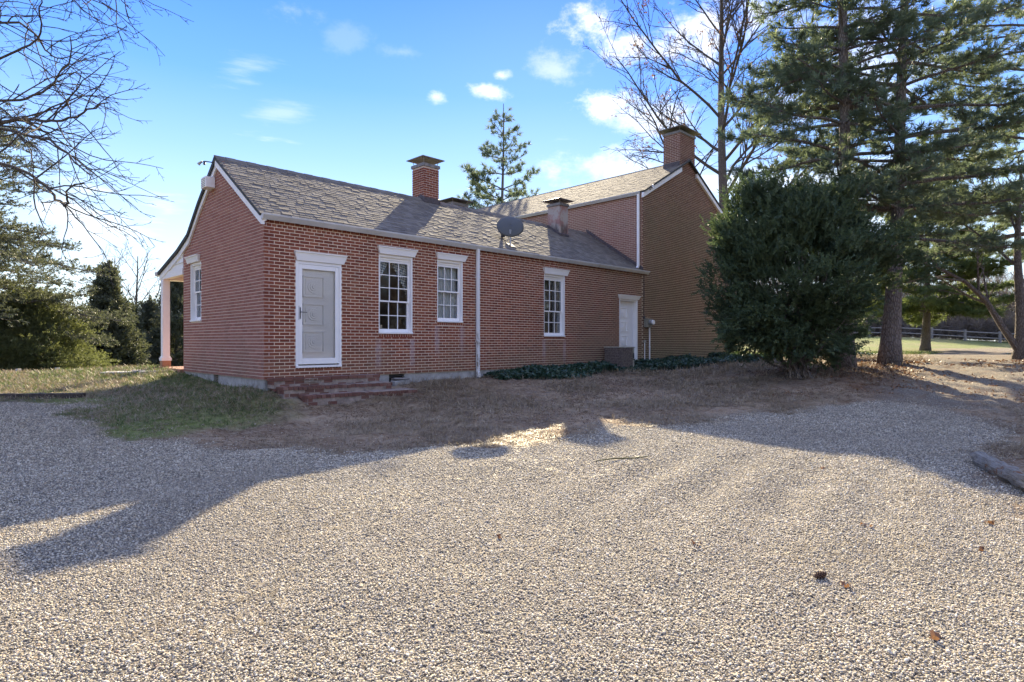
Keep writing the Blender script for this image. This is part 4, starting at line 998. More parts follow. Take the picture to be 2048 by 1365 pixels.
for i in range(nseg - 1):
    for j in range(k): F.append((i * k + j, i * k + (j + 1) % k, (i + 1) * k + (j + 1) % k, (i + 1) * k + j))
mb = MB(); mb.add(V, np.array(F)); mb.f.append([list(range(k))[::-1], list(range((nseg - 1) * k, nseg * k))]); mb.m.append(np.zeros(2, int)); mb.build('log_body', log_m, lg)
# stick and a few loose leaves on the gravel
o = empty('fallen_stick', (1.35, 7.35, h1(1.35, 7.35) + .012), R(12), 'thin greenish fallen stick lying on the sunlit gravel', 'stick')
mb = MB(); mb.tube([(-.35, -.02, .0), (-.1, .02, .012), (.15, 0, .01), (.36, .03, .02)], [.006, .010, .009, .006], 6); mb.tube([(.0, .01, .01), (.12, .09, .02)], [.006, .003], 5); mb.build('stick', plain('mossy twig', (.10, .10, .05), .9), o)
def oak_leaf(seed):
    r = random.Random(seed); pts = []; nl = 7
    prof = [.0, .35, .18, .5, .25, .55, .28, .42, .12, .0]
    V = []; F = []
    for i, w in enumerate(prof):
        x = i / (len(prof) - 1) * .11; cz_ = .02 * math.sin(i * .9 + seed) + r.uniform(0, .006)
        V += [(x, w * .05, cz_ + .018 * w), (x, 0, cz_), (x, -w * .05, cz_ + .02 * w)]
    for i in range(len(prof) - 1): a = i * 3; F += [(a, a + 1, a + 4, a + 3), (a + 1, a + 2, a + 5, a + 4)]
    return MB().add(V, np.array(F)).build('leaf_blade', brown_m, mesh_only=True)
lm = [oak_leaf(i) for i in range(3)]
LV = [(1100, 1105, 'curled orange leaf alone in the middle of the sunlit gravel'), (1700, 1185, 'rust oak leaf on the gravel right of the dark pine cone'), (1990, 1050, 'long brown leaf on gravel near the rotten log'),
      (995, 1075, 'small brown leaf lying left of the curled orange leaf'), (1640, 940, 'small tan leaf on gravel below the shadow edge'), (1745, 1060, 'pale tan leaf in the ruts at the right'), (1965, 1100, 'reddish leaf near the right edge of the gravel'), (1380, 1090, 'dull brown leaf midway across the gravel'), (1870, 1290, 'dark brown leaf in the bottom right corner of the gravel')]
for i, (px, py, lb) in enumerate(LV):
    p = at_ground(px, py); o = bpy.data.objects.new('fallen_leaf', lm[i % 3]); C.objects.link(o); o.location = (p[0], p[1], p[2] + .012); o.rotation_euler = (.2 * (i % 3), .1, i * 1.7); o.scale = (.72 + .12 * (i % 3),) * 3
    tag(o, lb, 'leaf', 'leaves scattered on the gravel')
p = at_ground(1640, 1160); o = empty('pine_cone', tuple(p + np.array((0, 0, .02))), .4, 'dark brown pine cone lying on its side on the gravel', 'pine cone'); o.scale = (.75,) * 3
mb = MB()
for i in range(9):
    rr_ = .026 * math.sin(math.pi * (i + 1) / 10.5) + .006
    for k in range(8): a = k * math.pi / 4 + i * .4; mb.tube([(i * .014 - .06, 0, 0), (i * .014 - .052, rr_ * math.cos(a), rr_ * math.sin(a))], [.007, .005], 4)
mb.build('cone_scales', plain('pine cone scale', (.10, .055, .035), .8), o)

# ------------------------------------------------------------------ foliage sources
def spray_mesh(kind, seed, mat):
    r = np.random.default_rng(seed); V = []; F = []
    def leaf(o, d, L, w, up=(0, 0, 1)):
        d = d / np.linalg.norm(d); sd = np.cross(d, up); nn = np.linalg.norm(sd); sd = (sd / nn if nn > 1e-5 else np.array([0, 1.0, 0])) * w / 2
        b = len(V); V.extend([o - sd * .6, o + sd * .6, o + d * L * .6 + sd, o + d * L, o + d * L * .6 - sd][:5]); F.append((b, b + 1, b + 2, b + 3, b + 4))
    if kind == 'tuft':
        for i in range(20):
            d = np.array([1.0, 0, 0]) + r.normal(0, .55, 3); leaf(np.array([r.uniform(-.02, .04), 0, 0]), d, r.uniform(.09, .15), .011, r.normal(0, 1, 3))
    elif kind == 'flat':
        for i in range(22):
            x = r.uniform(0, .20); sg = 1 if i % 2 else -1; leaf(np.array([x, 0, r.normal(0, .006)]), np.array([1.0, sg * r.uniform(.5, 1.3), r.normal(0, .35)]), r.uniform(.04, .07), .018, r.normal(0, .5, 3) + np.array([0, 0, 1]))
    elif kind == 'cedar':
        for i in range(18):
            x = r.uniform(0, .22); leaf(np.array([x, r.normal(0, .01), r.normal(0, .01)]), np.array([1.0, r.normal(0, .8), r.normal(0, .8)]), r.uniform(.05, .10), .022, r.normal(0, 1, 3))
    elif kind == 'ivy':
        for i in range(3):
            o = np.array([r.normal(0, .04), r.normal(0, .04), r.normal(0, .01)]); d = np.array([r.normal(), r.normal(), r.normal(0, .35)]); leaf(o, d, .065, .055, r.normal(0, .35, 3) + np.array([0, 0, 1]))
    elif kind == 'leaf':
        leaf(np.zeros(3), np.array([1.0, 0, .2]), .09, .055, np.array([.2, .3, 1]))
        leaf(np.array([.02, .03, 0]), np.array([-.3, 1.0, -.2]), .08, .05, np.array([.5, .1, 1]))
    elif kind == 'grass':
        for i in range(9):
            o = np.array([r.normal(0, .03), r.normal(0, .03), 0]); d = np.array([r.normal(0, .5), r.normal(0, .5), 1.0]); leaf(o, d, r.uniform(.03, .07), .006, r.normal(0, 1, 3))
    elif kind == 'straw':
        for i in range(9):
            o = np.array([r.normal(0, .05), r.normal(0, .05), .004]); d = np.array([r.normal(), r.normal() , abs(r.normal(0, .25))]); leaf(o, d, r.uniform(.05, .12), .006, np.array([0, 0, 1.0]))
    elif kind == 'twigs':
        for i in range(16):
            d = np.array([1.0, 0, 0]) + r.normal(0, .5, 3); leaf(np.array([r.uniform(0, .3), 0, 0]), d, r.uniform(.2, .5), .012, r.normal(0, 1, 3))
    mb = MB(); mb.add(np.array(V), np.array(F)); return src(mb.build(kind, mat, mesh_only=True), mat)
def sg(kind, mat, n=4): return scatter_group(kind + '_' + mat.name, [spray_mesh(kind, 50 + i, mat) for i in range(n)])
G_PINE = sg('tuft', pine_m); G_PFAR = sg('tuft', pinefar_m); G_YEW = sg('flat', yew_m); G_CEDAR = sg('cedar', cedar_m); G_JUN = sg('cedar', juniper_m); G_IVY = sg('ivy', ivy_m)
G_BROWN = sg('leaf', brown_m); G_LITTER = sg('leaf', litter_m); G_DRY = sg('grass', dry_m); G_STRAW = sg('straw', dry_m); G_GREEN = sg('grass', green_m); G_BRUSH = sg('twigs', brush_m)

def reseed(label, k=0):
    global rng
    rng = np.random.default_rng(sum(ord(c) * (i + 1) for i, c in enumerate(label)) + k)
def norm(v): return v / max(np.linalg.norm(v), 1e-9)
def walk(p, d, L, n, wig, trop=0.0, droop=None):
    pts = [np.array(p, float)]; d = norm(np.array(d, float))
    for i in range(n):
        d = norm(d + rng.normal(0, wig, 3) + np.array([0, 0, trop if droop is None else droop(i / n)])); pts.append(pts[-1] + d * L / n)
    return np.array(pts)
def branch_out(mb, pts, r0, lev, maxlev, cfg, tips):
    """recursive bare branching along a given polyline"""
    n = len(pts); rad = r0 * (1 - .8 * np.linspace(0, 1, n)) + cfg.get('rmin', .004)
    mb.tube(pts, rad, 7 if lev == 0 else (5 if lev == 1 else 3), tint=0.0, cap=False)
    L = np.linalg.norm(np.diff(pts, axis=0), axis=1).sum()
    if lev >= maxlev: tips.append(pts[-1]); tips.append(pts[n // 2]); return
    nb = cfg['nb'][lev]; nb = max(2, int(nb * (L / cfg['L'][lev]) ** .8)) if L < cfg['L'][lev] * 1.5 else nb
    for i in range(nb):
        f = cfg.get('f0', .2) + (1 - cfg.get('f0', .2)) * (i + rng.random()) / nb; k = min(int(f * (n - 1)), n - 2); p = pts[k] + (pts[k + 1] - pts[k]) * (f * (n - 1) - k); t = norm(pts[k + 1] - pts[k])
        side = norm(np.cross(t, rng.normal(0, 1, 3))); ang = rng.uniform(*cfg['ang']); d = t * math.cos(ang) + side * math.sin(ang) + np.array(cfg.get('bias', (0, 0, 0)))
        LL = L * cfg['ratio'] * (1 - .55 * f) * rng.uniform(.7, 1.25); seg = max(3, min(9, int(LL / cfg['seg'])))
        branch_out(mb, walk(p, d, LL, seg, cfg['wig'], cfg['trop']), max(r0 * (1 - .8 * f) * .55, cfg.get('rmin', .004)), lev + 1, maxlev, cfg, tips)

# ------------------------------------------------------------------ white pines
def pine(name, base, top_dx, height, r0, zmin, Lmax, nwhorl, per, label, group=None, G=None, size=1.0, dens=1.0, mat=None, bm=None, dead=True, lean_fn=None, az_bias=None, up=.05, zL=None, tip_up=.06):
    reseed(label, 3); G = G or G_PINE; bx, by = base; z0 = h1(bx, by)
    root = empty(name, (bx, by, z0), 0, label, 'pine tree', group)
    n = 26; u = np.linspace(0, 1, n); tp = np.stack([top_dx * u ** 1.2 + .05 * np.sin(u * 9), .04 * np.cos(u * 7), u * height - .15], 1)
    rad = r0 * (.55 * (1 - u) ** .8 + .07 + .2 * np.exp(-u * height / .35) + .45 * np.exp(-u * height / 2.2))
    mb = MB(); mb.tube(tp, rad, 14); mb.build('trunk', bm or pinebark_m, root, smooth=True)
    bb = MB(); P = []; D = []
    for w in range(nwhorl):
        f = (w + rng.uniform(-.25, .25)) / nwhorl; z = zmin + (height * .97 - zmin) * max(f, 0); fz = (z - zmin) / (height - zmin)
        prof = zL(fz) if zL else (1 - fz) ** .75
        a0 = rng.uniform(0, 6.28)
        for j in range(per):
            az = a0 + j * 6.283 / per + rng.normal(0, .25); L = Lmax * prof * rng.uniform(.65, 1.1)
            if az_bias: L *= az_bias(az)
            if L < .3: continue
            k = np.interp(z, tp[:, 2], np.arange(n)); p = tp[int(k)]
            p = np.array([np.interp(z, tp[:, 2], tp[:, 0]), np.interp(z, tp[:, 2], tp[:, 1]), z])
            d = np.array([math.cos(az), math.sin(az), rng.uniform(-.05, .28) + .35 * fz]); seg = 8
            pts = walk(p, d, L, seg, .05, droop=lambda q: -.05 if q < .5 else tip_up)
            br = min(.018 + L * .011, np.interp(z, tp[:, 2], rad) * .5); bb.tube(pts, br * (1 - .85 * np.linspace(0, 1, seg + 1)) + .006, 5, cap=False)
            if fz < .0 and dead: continue
            ns = max(4, int(L * 5.5))
            for q in range(ns):
                g = .18 + .82 * (q + rng.random()) / ns; kk = min(int(g * seg), seg - 1); o = pts[kk] + (pts[kk + 1] - pts[kk]) * (g * seg - kk); t = norm(pts[kk + 1] - pts[kk])
                sd = np.array([-t[1], t[0], 0]) * (1 if q % 2 else -1); dd = norm(t * rng.uniform(.5, 1.1) + sd * rng.uniform(.5, 1.0) + np.array([0, 0, rng.uniform(-.15, .2)]))
                sl_ = L * rng.uniform(.16, .34) * (1.25 - g) + .25; sp = walk(o, dd, sl_, 3, .09, .03)
                bb.tube(sp, [.010, .008, .006, .004], 3, cap=False)
                nt_ = max(2, int(sl_ * 11 * dens * (.35 if g < .34 else 1.1)))
                uu = rng.uniform(.25, 1.05, nt_); pos = o + (sp[-1] - o) * uu[:, None] + rng.normal(0, .045 + .03 * sl_, (nt_, 3)) * np.array([1, 1, .55])
                P.append(pos); D.append(np.tile(dd, (nt_, 1)) + rng.normal(0, .5, (nt_, 3)) + np.array([0, 0, .35]))
    bb.build('branches', bm or pinebark_m, root); P = np.concatenate(P); D = np.concatenate(D)
    scatter('needles', G, P, dir_rot(D), rng.uniform(.95, 1.55, len(P)) * size, 4, root, mat or pine_m); return root
PG = 'tall white pines right of the house'
pine('white_pine', (10.78, 17.1), .9, 19.0, .28, 3.6, 5.0, 21, 5, 'tall white pine with the thick bare lower trunk standing right of the dark bush', PG, size=1.2, dens=.95, az_bias=lambda a: 1 - .72 * max(0, -math.sin(a)) ** 1.5)
pine('white_pine', (9.25, 16.7), -.05, 20.5, .28, 4.4, 3.7, 21, 5, 'tall white pine whose trunk rises behind the dark bush', PG, size=1.25, dens=.85, az_bias=lambda a: 1 - .72 * max(0, -math.sin(a)) ** 1.5)
pine('white_pine', (19.5, 21.5), .2, 19.0, .32, 4.3, 7.0, 17, 5, 'white pine at the right edge with long low branches reaching over the drive', PG, size=1.3, dens=.62, az_bias=lambda a: 1 - .72 * max(0, -math.sin(a)) ** 1.5)
pine('white_pine', (25.5, 37.0), .3, 14.0, .28, 2.4, 4.6, 18, 6, 'bright sunlit pine beyond the drive, seen below the dark boughs', None, G=G_PFAR, size=1.9, dens=.8, mat=pinefar_m)
pine('white_pine', (-.75, 44.0), .1, 19.0, .32, 4.0, 6.2, 15, 4, 'lone open-branched pine rising behind the low roof ridge', None, size=2.0, dens=.42, up=.2, zL=lambda f: (1 - f) ** .85, tip_up=.17)
pine('evergreen_tree', (-26.0, 24.5), .2, 13.5, .3, 2.9, 9.6, 24, 6, 'feathery evergreen with drooping olive boughs at the left edge', None, G=G_CEDAR, size=.95, dens=.55, mat=cedar_m, zL=lambda f: (1 - f) ** .6, tip_up=-.02)

# ------------------------------------------------------------------ clumped bushes and cedars
def clump_tree(name, loc, label, cat, clusters, G, mat, per, sig, size, stems=None, group=None, updir=.35, bark_=None):
    """clusters: N x 3 local centres; per sprays each"""
    reseed(label)
    root = empty(name, loc, 0, label, cat, group); Cc = np.asarray(clusters); ctr = Cc.mean(0)
    P = np.repeat(Cc, per, 0) + rng.normal(0, 1, (len(Cc) * per, 3)) * sig; out = np.repeat(Cc - ctr * np.array([1, 1, .6]), per, 0)
    D = out / np.maximum(np.linalg.norm(out, axis=1, keepdims=True), .1) + rng.normal(0, .55, P.shape) + np.array([0, 0, updir])
    ok = P[:, 2] > .03; P, D = P[ok], D[ok]
    scatter('foliage', G, P, dir_rot(D), rng.uniform(.8, 1.35, len(P)) * size, 4, root, mat)
    mb = MB()
    for pts, rad in stems: mb.tube(pts, rad, 6, cap=False)
    mb.build('trunk', bark_ or pinebark_m, root); return root
# the big dark yew
reseed('yew')
yx, yy = 7.3, 15.3; yz = h1(yx, yy)
cl_ = []
ell = [((-.3, .1, 2.45), (1.78, 1.75, 1.85), 255), ((-.9, 0, 3.6), (1.1, 1.1, 1.15), 110), ((.6, .3, 3.6), (1.1, 1.1, 1.25), 100), ((1.75, .2, 3.35), (1.0, .9, .65), 42), ((2.9, .3, 2.8), (.8, .8, .45), 14), ((.5, .0, 1.3), (.95, 1.0, .8), 40), ((-.9, .0, 1.45), (1.25, 1.1, .75), 48)]
for c, rad, n in ell:
    v = rng.normal(0, 1, (n, 3)); v /= np.linalg.norm(v, axis=1, keepdims=True); q = np.array(c) + v * np.array(rad) * rng.uniform(.6, 1.1, (n, 1)) ** 1.0; cl_.append(q)
cl_ = np.concatenate(cl_); cl_ = cl_[cl_[:, 2] > .45]; sh_ = rng.random((34, 3)) * np.array([3.0, 1.6, .9]) + np.array([-1.7, -.8, 4.0]); cl_ = np.concatenate([cl_[rng.random(len(cl_)) < .82], sh_])
stm = []
for i in range(46):
    e_ = cl_[rng.integers(len(cl_))] * np.array([.85, .85, .9]); b_ = np.array([rng.normal(0, .13), rng.normal(0, .13), -.05]); mid = b_ * .6 + e_ * .4 + rng.normal(0, .08, 3); stm.append((np.array([b_, b_ * .8 + e_ * .2 + np.array([0, 0, .12]), mid, e_]), np.array([.045, .038, .025, .01]) * rng.uniform(.7, 1.2)))
clump_tree('yew_bush', (yx, yy, yz), 'huge dark green yew bush with many stems at the right corner of the house', 'bush', cl_, G_YEW, yew_m, 46, np.array([.14, .14, .12]), .85, stm)

def cone_clusters(n, h, r, z0=.2, sq=1.0, fill=.5):
    f = rng.random(n) ** 1.25; a = rng.uniform(0, 6.283, n); rr_ = r * (1 - f) ** sq * rng.uniform(fill, 1.06, n) * (1 + .16 * np.sin(a * 3 + f * 9)); return np.stack([rr_ * np.cos(a), rr_ * np.sin(a), z0 + f * (h - z0)], 1)
def cedar(px, Z, h, r, label, n=120, per=20, size=2.0, group='cedars behind the lawn', G=None, mat=None, sq=1.0, name='cedar_tree', fill=.45):
    x = (px - 1024) / 1200 * Z; z = h1(x, Z)
    cl = cone_clusters(n, h, r, .3, sq, fill); st = [(np.array([[0, 0, -.1], [.03, 0, h * .5], [0, .02, h * .97]]), [.11, .07, .015])]
    for q in cl[::4]: st.append((np.array([[0, 0, q[2] * .93], q * .9]), [.03, .008]))
    return clump_tree(name, (x, Z, z), label, 'cedar tree' if name == 'cedar_tree' else 'evergreen bush', cl, G or G_CEDAR, mat or cedar_m, per, r * .055 + .07, size, st, group)
cedar(50, 26, 3.5, 2.75, 'broad rounded yellow-green juniper at the left edge of the lawn', n=380, per=40, size=.85, G=G_JUN, mat=juniper_m, sq=.55, name='juniper_bush', group=None, fill=.6)
cedar(-95, 25, 3.7, 2.6, 'rounded juniper cut off by the left edge of the photo', n=300, per=36, size=.85, G=G_JUN, mat=juniper_m, sq=.55, name='juniper_bush', group=None, fill=.6)
cedar(215, 36, 6.6, 2.2, 'tallest pointed dark cedar standing free in the middle of the left gap', n=230, per=30, size=1.7)
cedar(262, 40, 4.8, 1.5, 'slim cedar just right of the tall pointed one', n=110, size=1.8)
cedar(300, 44, 5.6, 2.3, 'grey-green cedar left of the porch column', n=130, size=1.9)
cedar(352, 43, 7.6, 2.6, 'tall cedar seen through the porch between column and wall', n=200, size=2.0)
cedar(142, 52, 3.2, 2.0, 'low dark cedar between the juniper and the pointed cedar', n=100, size=2.0)
cedar(245, 50, 5.6, 2.4, 'faint cedar farther back behind the slim one', n=110, size=2.2)
cedar(168, 42, 1.6, .9, 'small dark cedar at the foot of the tall pointed one', n=80, size=1.6)

# ------------------------------------------------------------------ bare trees
def bare(name, base, height, r0, label, cat, cfg, limbs, G=None, leafprob=0, lean=(0, 0), leaf_size=1.0, group=None, mat=None, fork=.45):
    reseed(label); bx, by = base; z0 = h1(bx, by); root = empty(name, (bx, by, z0), 0, label, cat, group)
    n = 14; u = np.linspace(0, 1, n); tp = np.stack([lean[0] * u + .06 * np.sin(u * 8), lean[1] * u, u * height - .2], 1); rad = r0 * (1 - .85 * u) + .01 + r0 * .35 * np.exp(-u * height / .4)
    mb = MB(); mb.tube(tp, rad, 10); mb.build('trunk', mat or oakbark_m, root, smooth=True); bb = MB(); tips = []
    for i in range(limbs):
        f = fork + (1 - fork) * (i / limbs) ** .9; az = i * 2.4 + rng.normal(0, .3); k = f * (n - 1); kk = min(int(k), n - 2); p = tp[kk] + (tp[kk + 1] - tp[kk]) * (k - kk)
        L = cfg['L0'] * (1 - .6 * (f - fork) / (1 - fork)) * rng.uniform(.8, 1.15); an = cfg['a0'] * (1 - .35 * (f - fork) / (1 - fork)); d = np.array([math.sin(an) * math.cos(az), math.sin(an) * math.sin(az), math.cos(an)])
        branch_out(bb, walk(p, d, L, 9, .07, cfg['trop']), np.interp(f, u, rad) * .4, 0, cfg['max'], cfg, tips)
    bb.build('branches', mat or twig_m, root)
    if leafprob:
        T = np.array(tips); T = T[(rng.random(len(T)) < leafprob) & (vn(T[:, 0], T[:, 2], .5) > .45)]; T = np.repeat(T, 3, 0) + rng.normal(0, .12, (len(T) * 3, 3))
        scatter('dead_leaves', G, T, rng.uniform(0, 6.28, T.shape), rng.uniform(.8, 1.6, len(T)) * leaf_size, 4, root, brown_m)
    return root
OAK = dict(L0=10.5, a0=.95, max=3, nb=(15, 8, 5), L=(9, 4, 1.6), ang=(.3, .85), ratio=.5, seg=.4, wig=.12, trop=.03, rmin=.006)
bare('oak_tree', (11.4, 32.0), 21.0, .34, 'big bare oak with a few rusty leaves behind the tall gable', 'oak tree', OAK, 24, G_BROWN, .12, leaf_size=.9, fork=.33, lean=(-.3, 0))
SML = dict(L0=4.2, a0=.8, max=2, nb=(8, 5), L=(4, 2), ang=(.4, .9), ratio=.55, seg=.4, wig=.12, trop=.04, rmin=.006)
bare('bare_tree', (-30.5, 46), 10.0, .12, 'thin bare tree with twisted twigs left of the pointed cedar', 'bare tree', SML, 9, mat=twig_m, fork=.35, group='bare trees behind the lawn')
bare('bare_tree', (-27.5, 44), 9.6, .13, 'bare spreading tree rising behind the pointed cedar', 'bare tree', SML, 10, mat=twig_m, fork=.4, group='bare trees behind the lawn')
bare('bare_tree', (-24.0, 47), 8.6, .12, 'bare tree with long arching limbs left of the porch roof', 'bare tree', SML, 10, mat=twig_m, fork=.35, group='bare trees behind the lawn')
# right-hand small tree with a leaning limb
rt = bare('bare_tree', (16.4, 19.4), 6.5, .17, 'small dark bare tree at the right edge with a long limb leaning left', 'bare tree', dict(SML, L0=3.0), 8, mat=oakbark_m, fork=.4)
bb = MB(); tips = []
o0 = np.array([16.4, 19.4, rt.location.z]); pts = np.array([(0, 0, .25), (-.5, .1, 1.1), (-.95, .15, 1.9), (-1.55, .2, 2.5), (-2.4, .2, 2.95), (-3.2, .2, 3.25)]); branch_out(bb, pts, .11, 0, 2, dict(SML, nb=(7, 4)), tips); bb.build('leaning_limb', oakbark_m, rt)
# overhanging tree at the left edge: trunk just outside the frame
lt = empty('bare_tree', (-14.2, 11.0, h1(-14.2, 11)), 0, 'large bare tree whose dark limbs hang into the sky from the left edge', 'bare tree')
o0 = np.array(lt.location); mb = MB(); tr_ = np.array([(0, 0, -.2), (.1, 0, 2), (.25, 0, 4.2), (.5, .1, 6.5), (.7, .1, 9.0)]); mb.tube(tr_, [.42, .33, .29, .22, .12], 12); mb.build('trunk', oakbark_m, lt, smooth=True)
OV = dict(L=(6, 2.2, 1.0), nb=(16, 7, 4), ang=(.35, 1.1), ratio=.33, seg=.2, wig=.14, trop=-.002, rmin=.0025, f0=.1, bias=(.14, 0, -.02))
LIMBS = [([(-480, 300), (-250, 270), (-80, 232), (0, 224), (55, 230), (100, 246), (150, 250), (210, 240), (262, 234)], .042, 10.4),
         ([(-470, 330), (-200, 250), (-50, 238), (40, 262), (100, 282), (150, 315), (190, 345), (235, 372)], .03, 10.0),
         ([(-480, 420), (-200, 270), (0, 322), (55, 362), (100, 395), (138, 414), (152, 398), (175, 387), (222, 386)], .03, 9.6),
         ([(-460, 250), (-200, 130), (0, 92), (80, 78), (108, 38), (140, 28)], .025, 10.3),
         ([(-460, 200), (-200, 190), (0, 185), (70, 178), (120, 168), (170, 130), (190, 108)], .028, 10.8),
         ([(-440, 100), (-200, 30), (0, 20), (60, 60), (100, 110), (150, 135), (220, 150)], .025, 11.0),
         ([(-440, 60), (-100, -90), (60, -70), (140, -30), (175, 8), (207, 28)], .03, 9.8), ([(-440, 0), (-60, -150), (120, -120), (230, -40), (270, 5), (305, 18)], .03, 10.2)]
bb = MB(); tips = []; reseed('overhanging limbs')
for pl, r_, Z in LIMBS:
    P = np.array([at(a, b, Z + .0 * i) for i, (a, b) in enumerate(pl)]); P[:, 1] += np.linspace(.9, -.6, len(P)) ; P[0, 1] = 11.0
    tt = np.linspace(0, len(P) - 1, len(P) * 3); Q = np.stack([np.interp(tt, np.arange(len(P)), P[:, k]) for k in range(3)], 1) + rng.normal(0, .015, (len(tt), 3)); Q[0] = P[0]
    branch_out(bb, Q - o0, r_, 0, 3, OV, tips)
bb.build('branches', twig_m, lt)

# ------------------------------------------------------------------ ivy, litter, grass, brush
def ivy_patch(name, label, S, T, Z):
    P = np.stack([HX + .7071 * (S - T), HY + .7071 * (S + T), Z], 1); D = rng.normal(0, 1, P.shape); D[:, 2] *= .4
    o = scatter(name, G_IVY, P, np.stack([rng.normal(0, .5, len(P)), rng.normal(0, .5, len(P)), rng.uniform(0, 6.28, len(P))], 1), rng.uniform(.8, 1.3, len(P)), 4, None, ivy_m)
    tag(o, label, 'ivy'); return o
n = 15000; S = rng.uniform(5.95, 13.6, n); T = -rng.random(n) ** 1.3 * (1.05 + .35 * np.sin(S * 1.7)); X_, Y_ = HX + .7071 * (S - T), HY + .7071 * (S + T)
hh = (.10 + .26 * vn(S, S * 0, .8, 4) ** 1.4) * np.clip((S - 5.8) / .8, .1, 1) * np.clip(1.5 + T * 1.0, .12, 1) * np.where((S > 10.9) & (S < 13.0), .45, 1); Zi = H(X_, Y_) + hh * rng.uniform(.2, 1.1, n)
ivy_patch('ivy', 'dark green ivy mounded along the foot of the front wall', S, T, Zi)
n = 22000; S = rng.uniform(12.5, 19.8, n); T = -rng.random(n) * (1.6 + (S - 12.5) * .62) - .02; X_, Y_ = HX + .7071 * (S - T), HY + .7071 * (S + T); k_ = vn(X_, Y_, 1.0, 12) > .30; S, T, X_, Y_ = S[k_], T[k_], X_[k_], Y_[k_]
Zi = H(X_, Y_) + rng.uniform(.01, .14, len(S)) + .12 * np.clip(1 + T * 1.2, 0, 1)
ivy_patch('ivy', 'low ivy and leaves spreading from the tall wall to beneath the dark bush', S, T, Zi)

def field(name, G, mat, n, reg, size, dens=lambda x, y, m: np.ones_like(x), lift=0.0, tiltv=.25, z1=.0):
    x, y = reg(n); m_ = masks(x, y); k = rng.random(n) < dens(x, y, m_)
    # keep clear of the house footprint
    s = ((x - HX) + (y - HY)) * .7071; t = (-(x - HX) + (y - HY)) * .7071; k &= ~((s > -.02) & (t > -.02) & (s < 20.3) & (t < 13.3)); k &= ~((s > .1) & (s < 3.0) & (t > -1.0) & (t < 0))
    x, y = x[k], y[k]; z = H(x, y) + lift * rng.random(len(x)); P = np.stack([x, y, z], 1)
    return scatter(name, G, P, np.stack([rng.normal(0, tiltv, len(x)), rng.normal(0, tiltv, len(x)), rng.uniform(0, 6.28, len(x))], 1), rng.uniform(.7, 1.3, len(x)) * size * np.clip(y / 12, .8, 1.8), 4, None, mat)
def wd(z0, z1, pw): return lambda n: wedge(n, z0, z1, pw)
field('dry_grass', G_STRAW, dry_m, 75000, wd(7.5, 22, 1.2), 1.15, lambda x, y, m: (1 - m[0]) * (1 - m[1]) * (1 - .7 * m[3]) * np.clip(vn(x, y, .8, 14) * 1.7 - .25, .08, 1), .012, .12)
field('green_grass', G_GREEN, green_m, 80000, wd(8.5, 34, 1.3), 1.25, lambda x, y, m: m[2] * np.clip(vn(x, y, .7, 15) * 1.8 - .2, .05, 1))
field('lawn_straw', G_DRY, dry_m, 40000, wd(8.5, 30, 1.3), .9, lambda x, y, m: m[2] * .7)
field('leaf_litter', G_LITTER, litter_m, 60000, lambda n: (rng.uniform(4.5, 22, n), rng.uniform(5, 26, n)), .5, lambda x, y, m: np.clip(m[3] * 1.3 * (.25 + .75 * vn(x, y, .9, 16)) - m[1] * .55, 0, 1) * (1 - m[0]), .02, .5)
field('straw_on_gravel', G_STRAW, litter_m, 6000, wd(3, 12, 1.2), .6, lambda x, y, m: m[0] * (vn(x, y, .7, 18) > .62) * .9, .006, .1)

clod_m = plain('soil clod', (.15, .098, .066), .95, .4, 30, .5)
def clod_mesh(i):
    me = stone_mesh(40 + i); me.materials.clear(); me.materials.append(clod_m); me.polygons.foreach_set('use_smooth', np.zeros(len(me.polygons), bool)); return me
G_CLOD = scatter_group('clods', [src(clod_mesh(i), clod_m) for i in range(4)])
field('soil_clods', G_CLOD, clod_m, 60000, lambda n: (rng.uniform(-7, 8, n), rng.uniform(8, 19, n)), .011, lambda x, y, m: (1 - m[0]) * (1 - m[1]) * (1 - m[2]) * np.clip((vn(x, y, .9, 22) - .35) * 2.6, 0, 1) ** 2, .0, .8)
def brushwall(name, label, pts, n, hgt, wid, size, G=G_BRUSH, mat=brush_m):
    P = []; 
    pts = np.array(pts, float); seg = rng.integers(0, len(pts) - 1, n); u = rng.random(n); b = pts[seg] + (pts[seg + 1] - pts[seg]) * u[:, None] + rng.normal(0, wid, (n, 2)); z = H0(b[:, 0], b[:, 1]); top = hgt * (.6 + .6 * vn(b[:, 0], b[:, 1] * .3, .35, 20))
    Z = z + rng.random(n) ** 1.35 * top; D = rng.normal(0, .5, (n, 3)) + np.array([0, 0, 1.2]); o = scatter(name, G, np.stack([b[:, 0], b[:, 1], Z], 1), dir_rot(D), rng.uniform(.8, 1.4, n) * size, 4, None, mat); return tag(o, label, 'thicket')
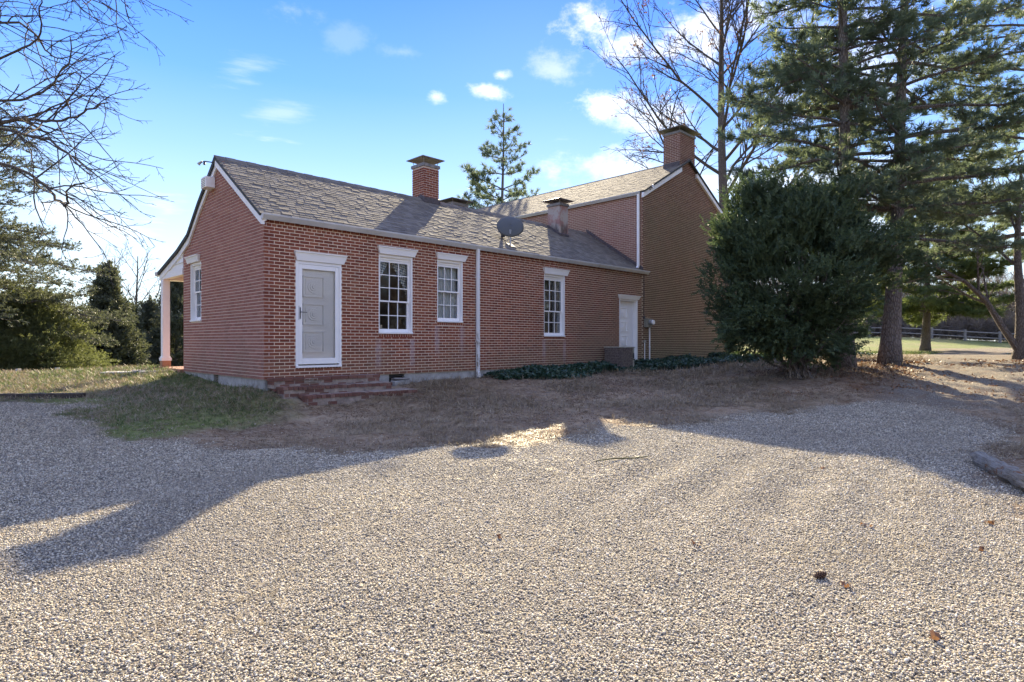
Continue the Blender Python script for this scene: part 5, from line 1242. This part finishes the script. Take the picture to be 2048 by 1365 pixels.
brushwall('thicket', 'bare grey-brown thicket behind the rail fence on the right', [(24, 72), (44, 70), (60, 58), (75, 50)], 11000, 6.5, 2.0, 1.9)
brushwall('thicket', 'brown winter undergrowth beneath the cedars on the left', [(-60, 52), (-34, 52), (-20, 50), (-6, 54)], 9000, 3.4, 1.8, 1.7)
brushwall('far_woods', 'hazy brown line of far woods beyond the lawn', [(-120, 110), (-60, 112), (0, 115)], 6000, 9, 4, 4.0)
brushwall('far_woods', 'grey line of far woods behind the pines and the house', [(0, 95), (40, 96), (90, 86), (140, 70)], 8000, 8.5, 4, 3.4)
brushwall('far_woods', 'bare woods closing the property to the right and behind the viewpoint', [(85, 60), (75, 10), (60, -40), (0, -60), (-60, -45), (-90, 10), (-100, 80)], 16000, 13, 5, 5.0)
brushwall('undergrowth', 'low brown weeds along the foot of the right rail fence', [(24, 69), (44, 67.5), (62, 56), (80, 46)], 9000, 1.9, .9, 1.5)
# bare saplings in the right thicket
for i in range(9):
    x = 29 + i * 4.6 + rng.normal(0, .8); y = 69 - max(0, x - 44) * .75 + rng.normal(0, 1)
    bare('sapling', (x, y), rng.uniform(6, 9), .07, 'slender bare sapling behind the right rail fence, %s of nine from the left' % ('first', 'second', 'third', 'fourth', 'fifth', 'sixth', 'seventh', 'eighth', 'last')[i], 'sapling', dict(SML, L0=3.2, max=1, nb=(9,), L=(3,)), 10, group='bare saplings behind the right fence', mat=twig_m, fork=.25)
# split-rail fence on the right
ff = empty('rail_fence', (40, 60, 0), 0, 'grey post-and-rail fence along the far field on the right', 'fence')
fp = [(29 + i * 2.45, 66.5 - .0 * i - max(0, i - 3) * 1.35) for i in range(12)]
for i, (x, y) in enumerate(fp):
    z = h1(x, y); mb = MB(); mb.box(x - 40 - .09, x - 40 + .09, y - 60 - .09, y - 60 + .09, z - .1, z + 1.12); mb.build('post', wood_m, ff)
    if i:
        x0, y0 = fp[i - 1]; zz = h1(x0, y0)
        for hh_ in (.38, .9): mb = MB(); mb.tube([(x0 - 40, y0 - 60, zz + hh_), (x - 40, y - 60, z + hh_ + .02)], .06, 5); mb.build('rail', wood_m, ff)
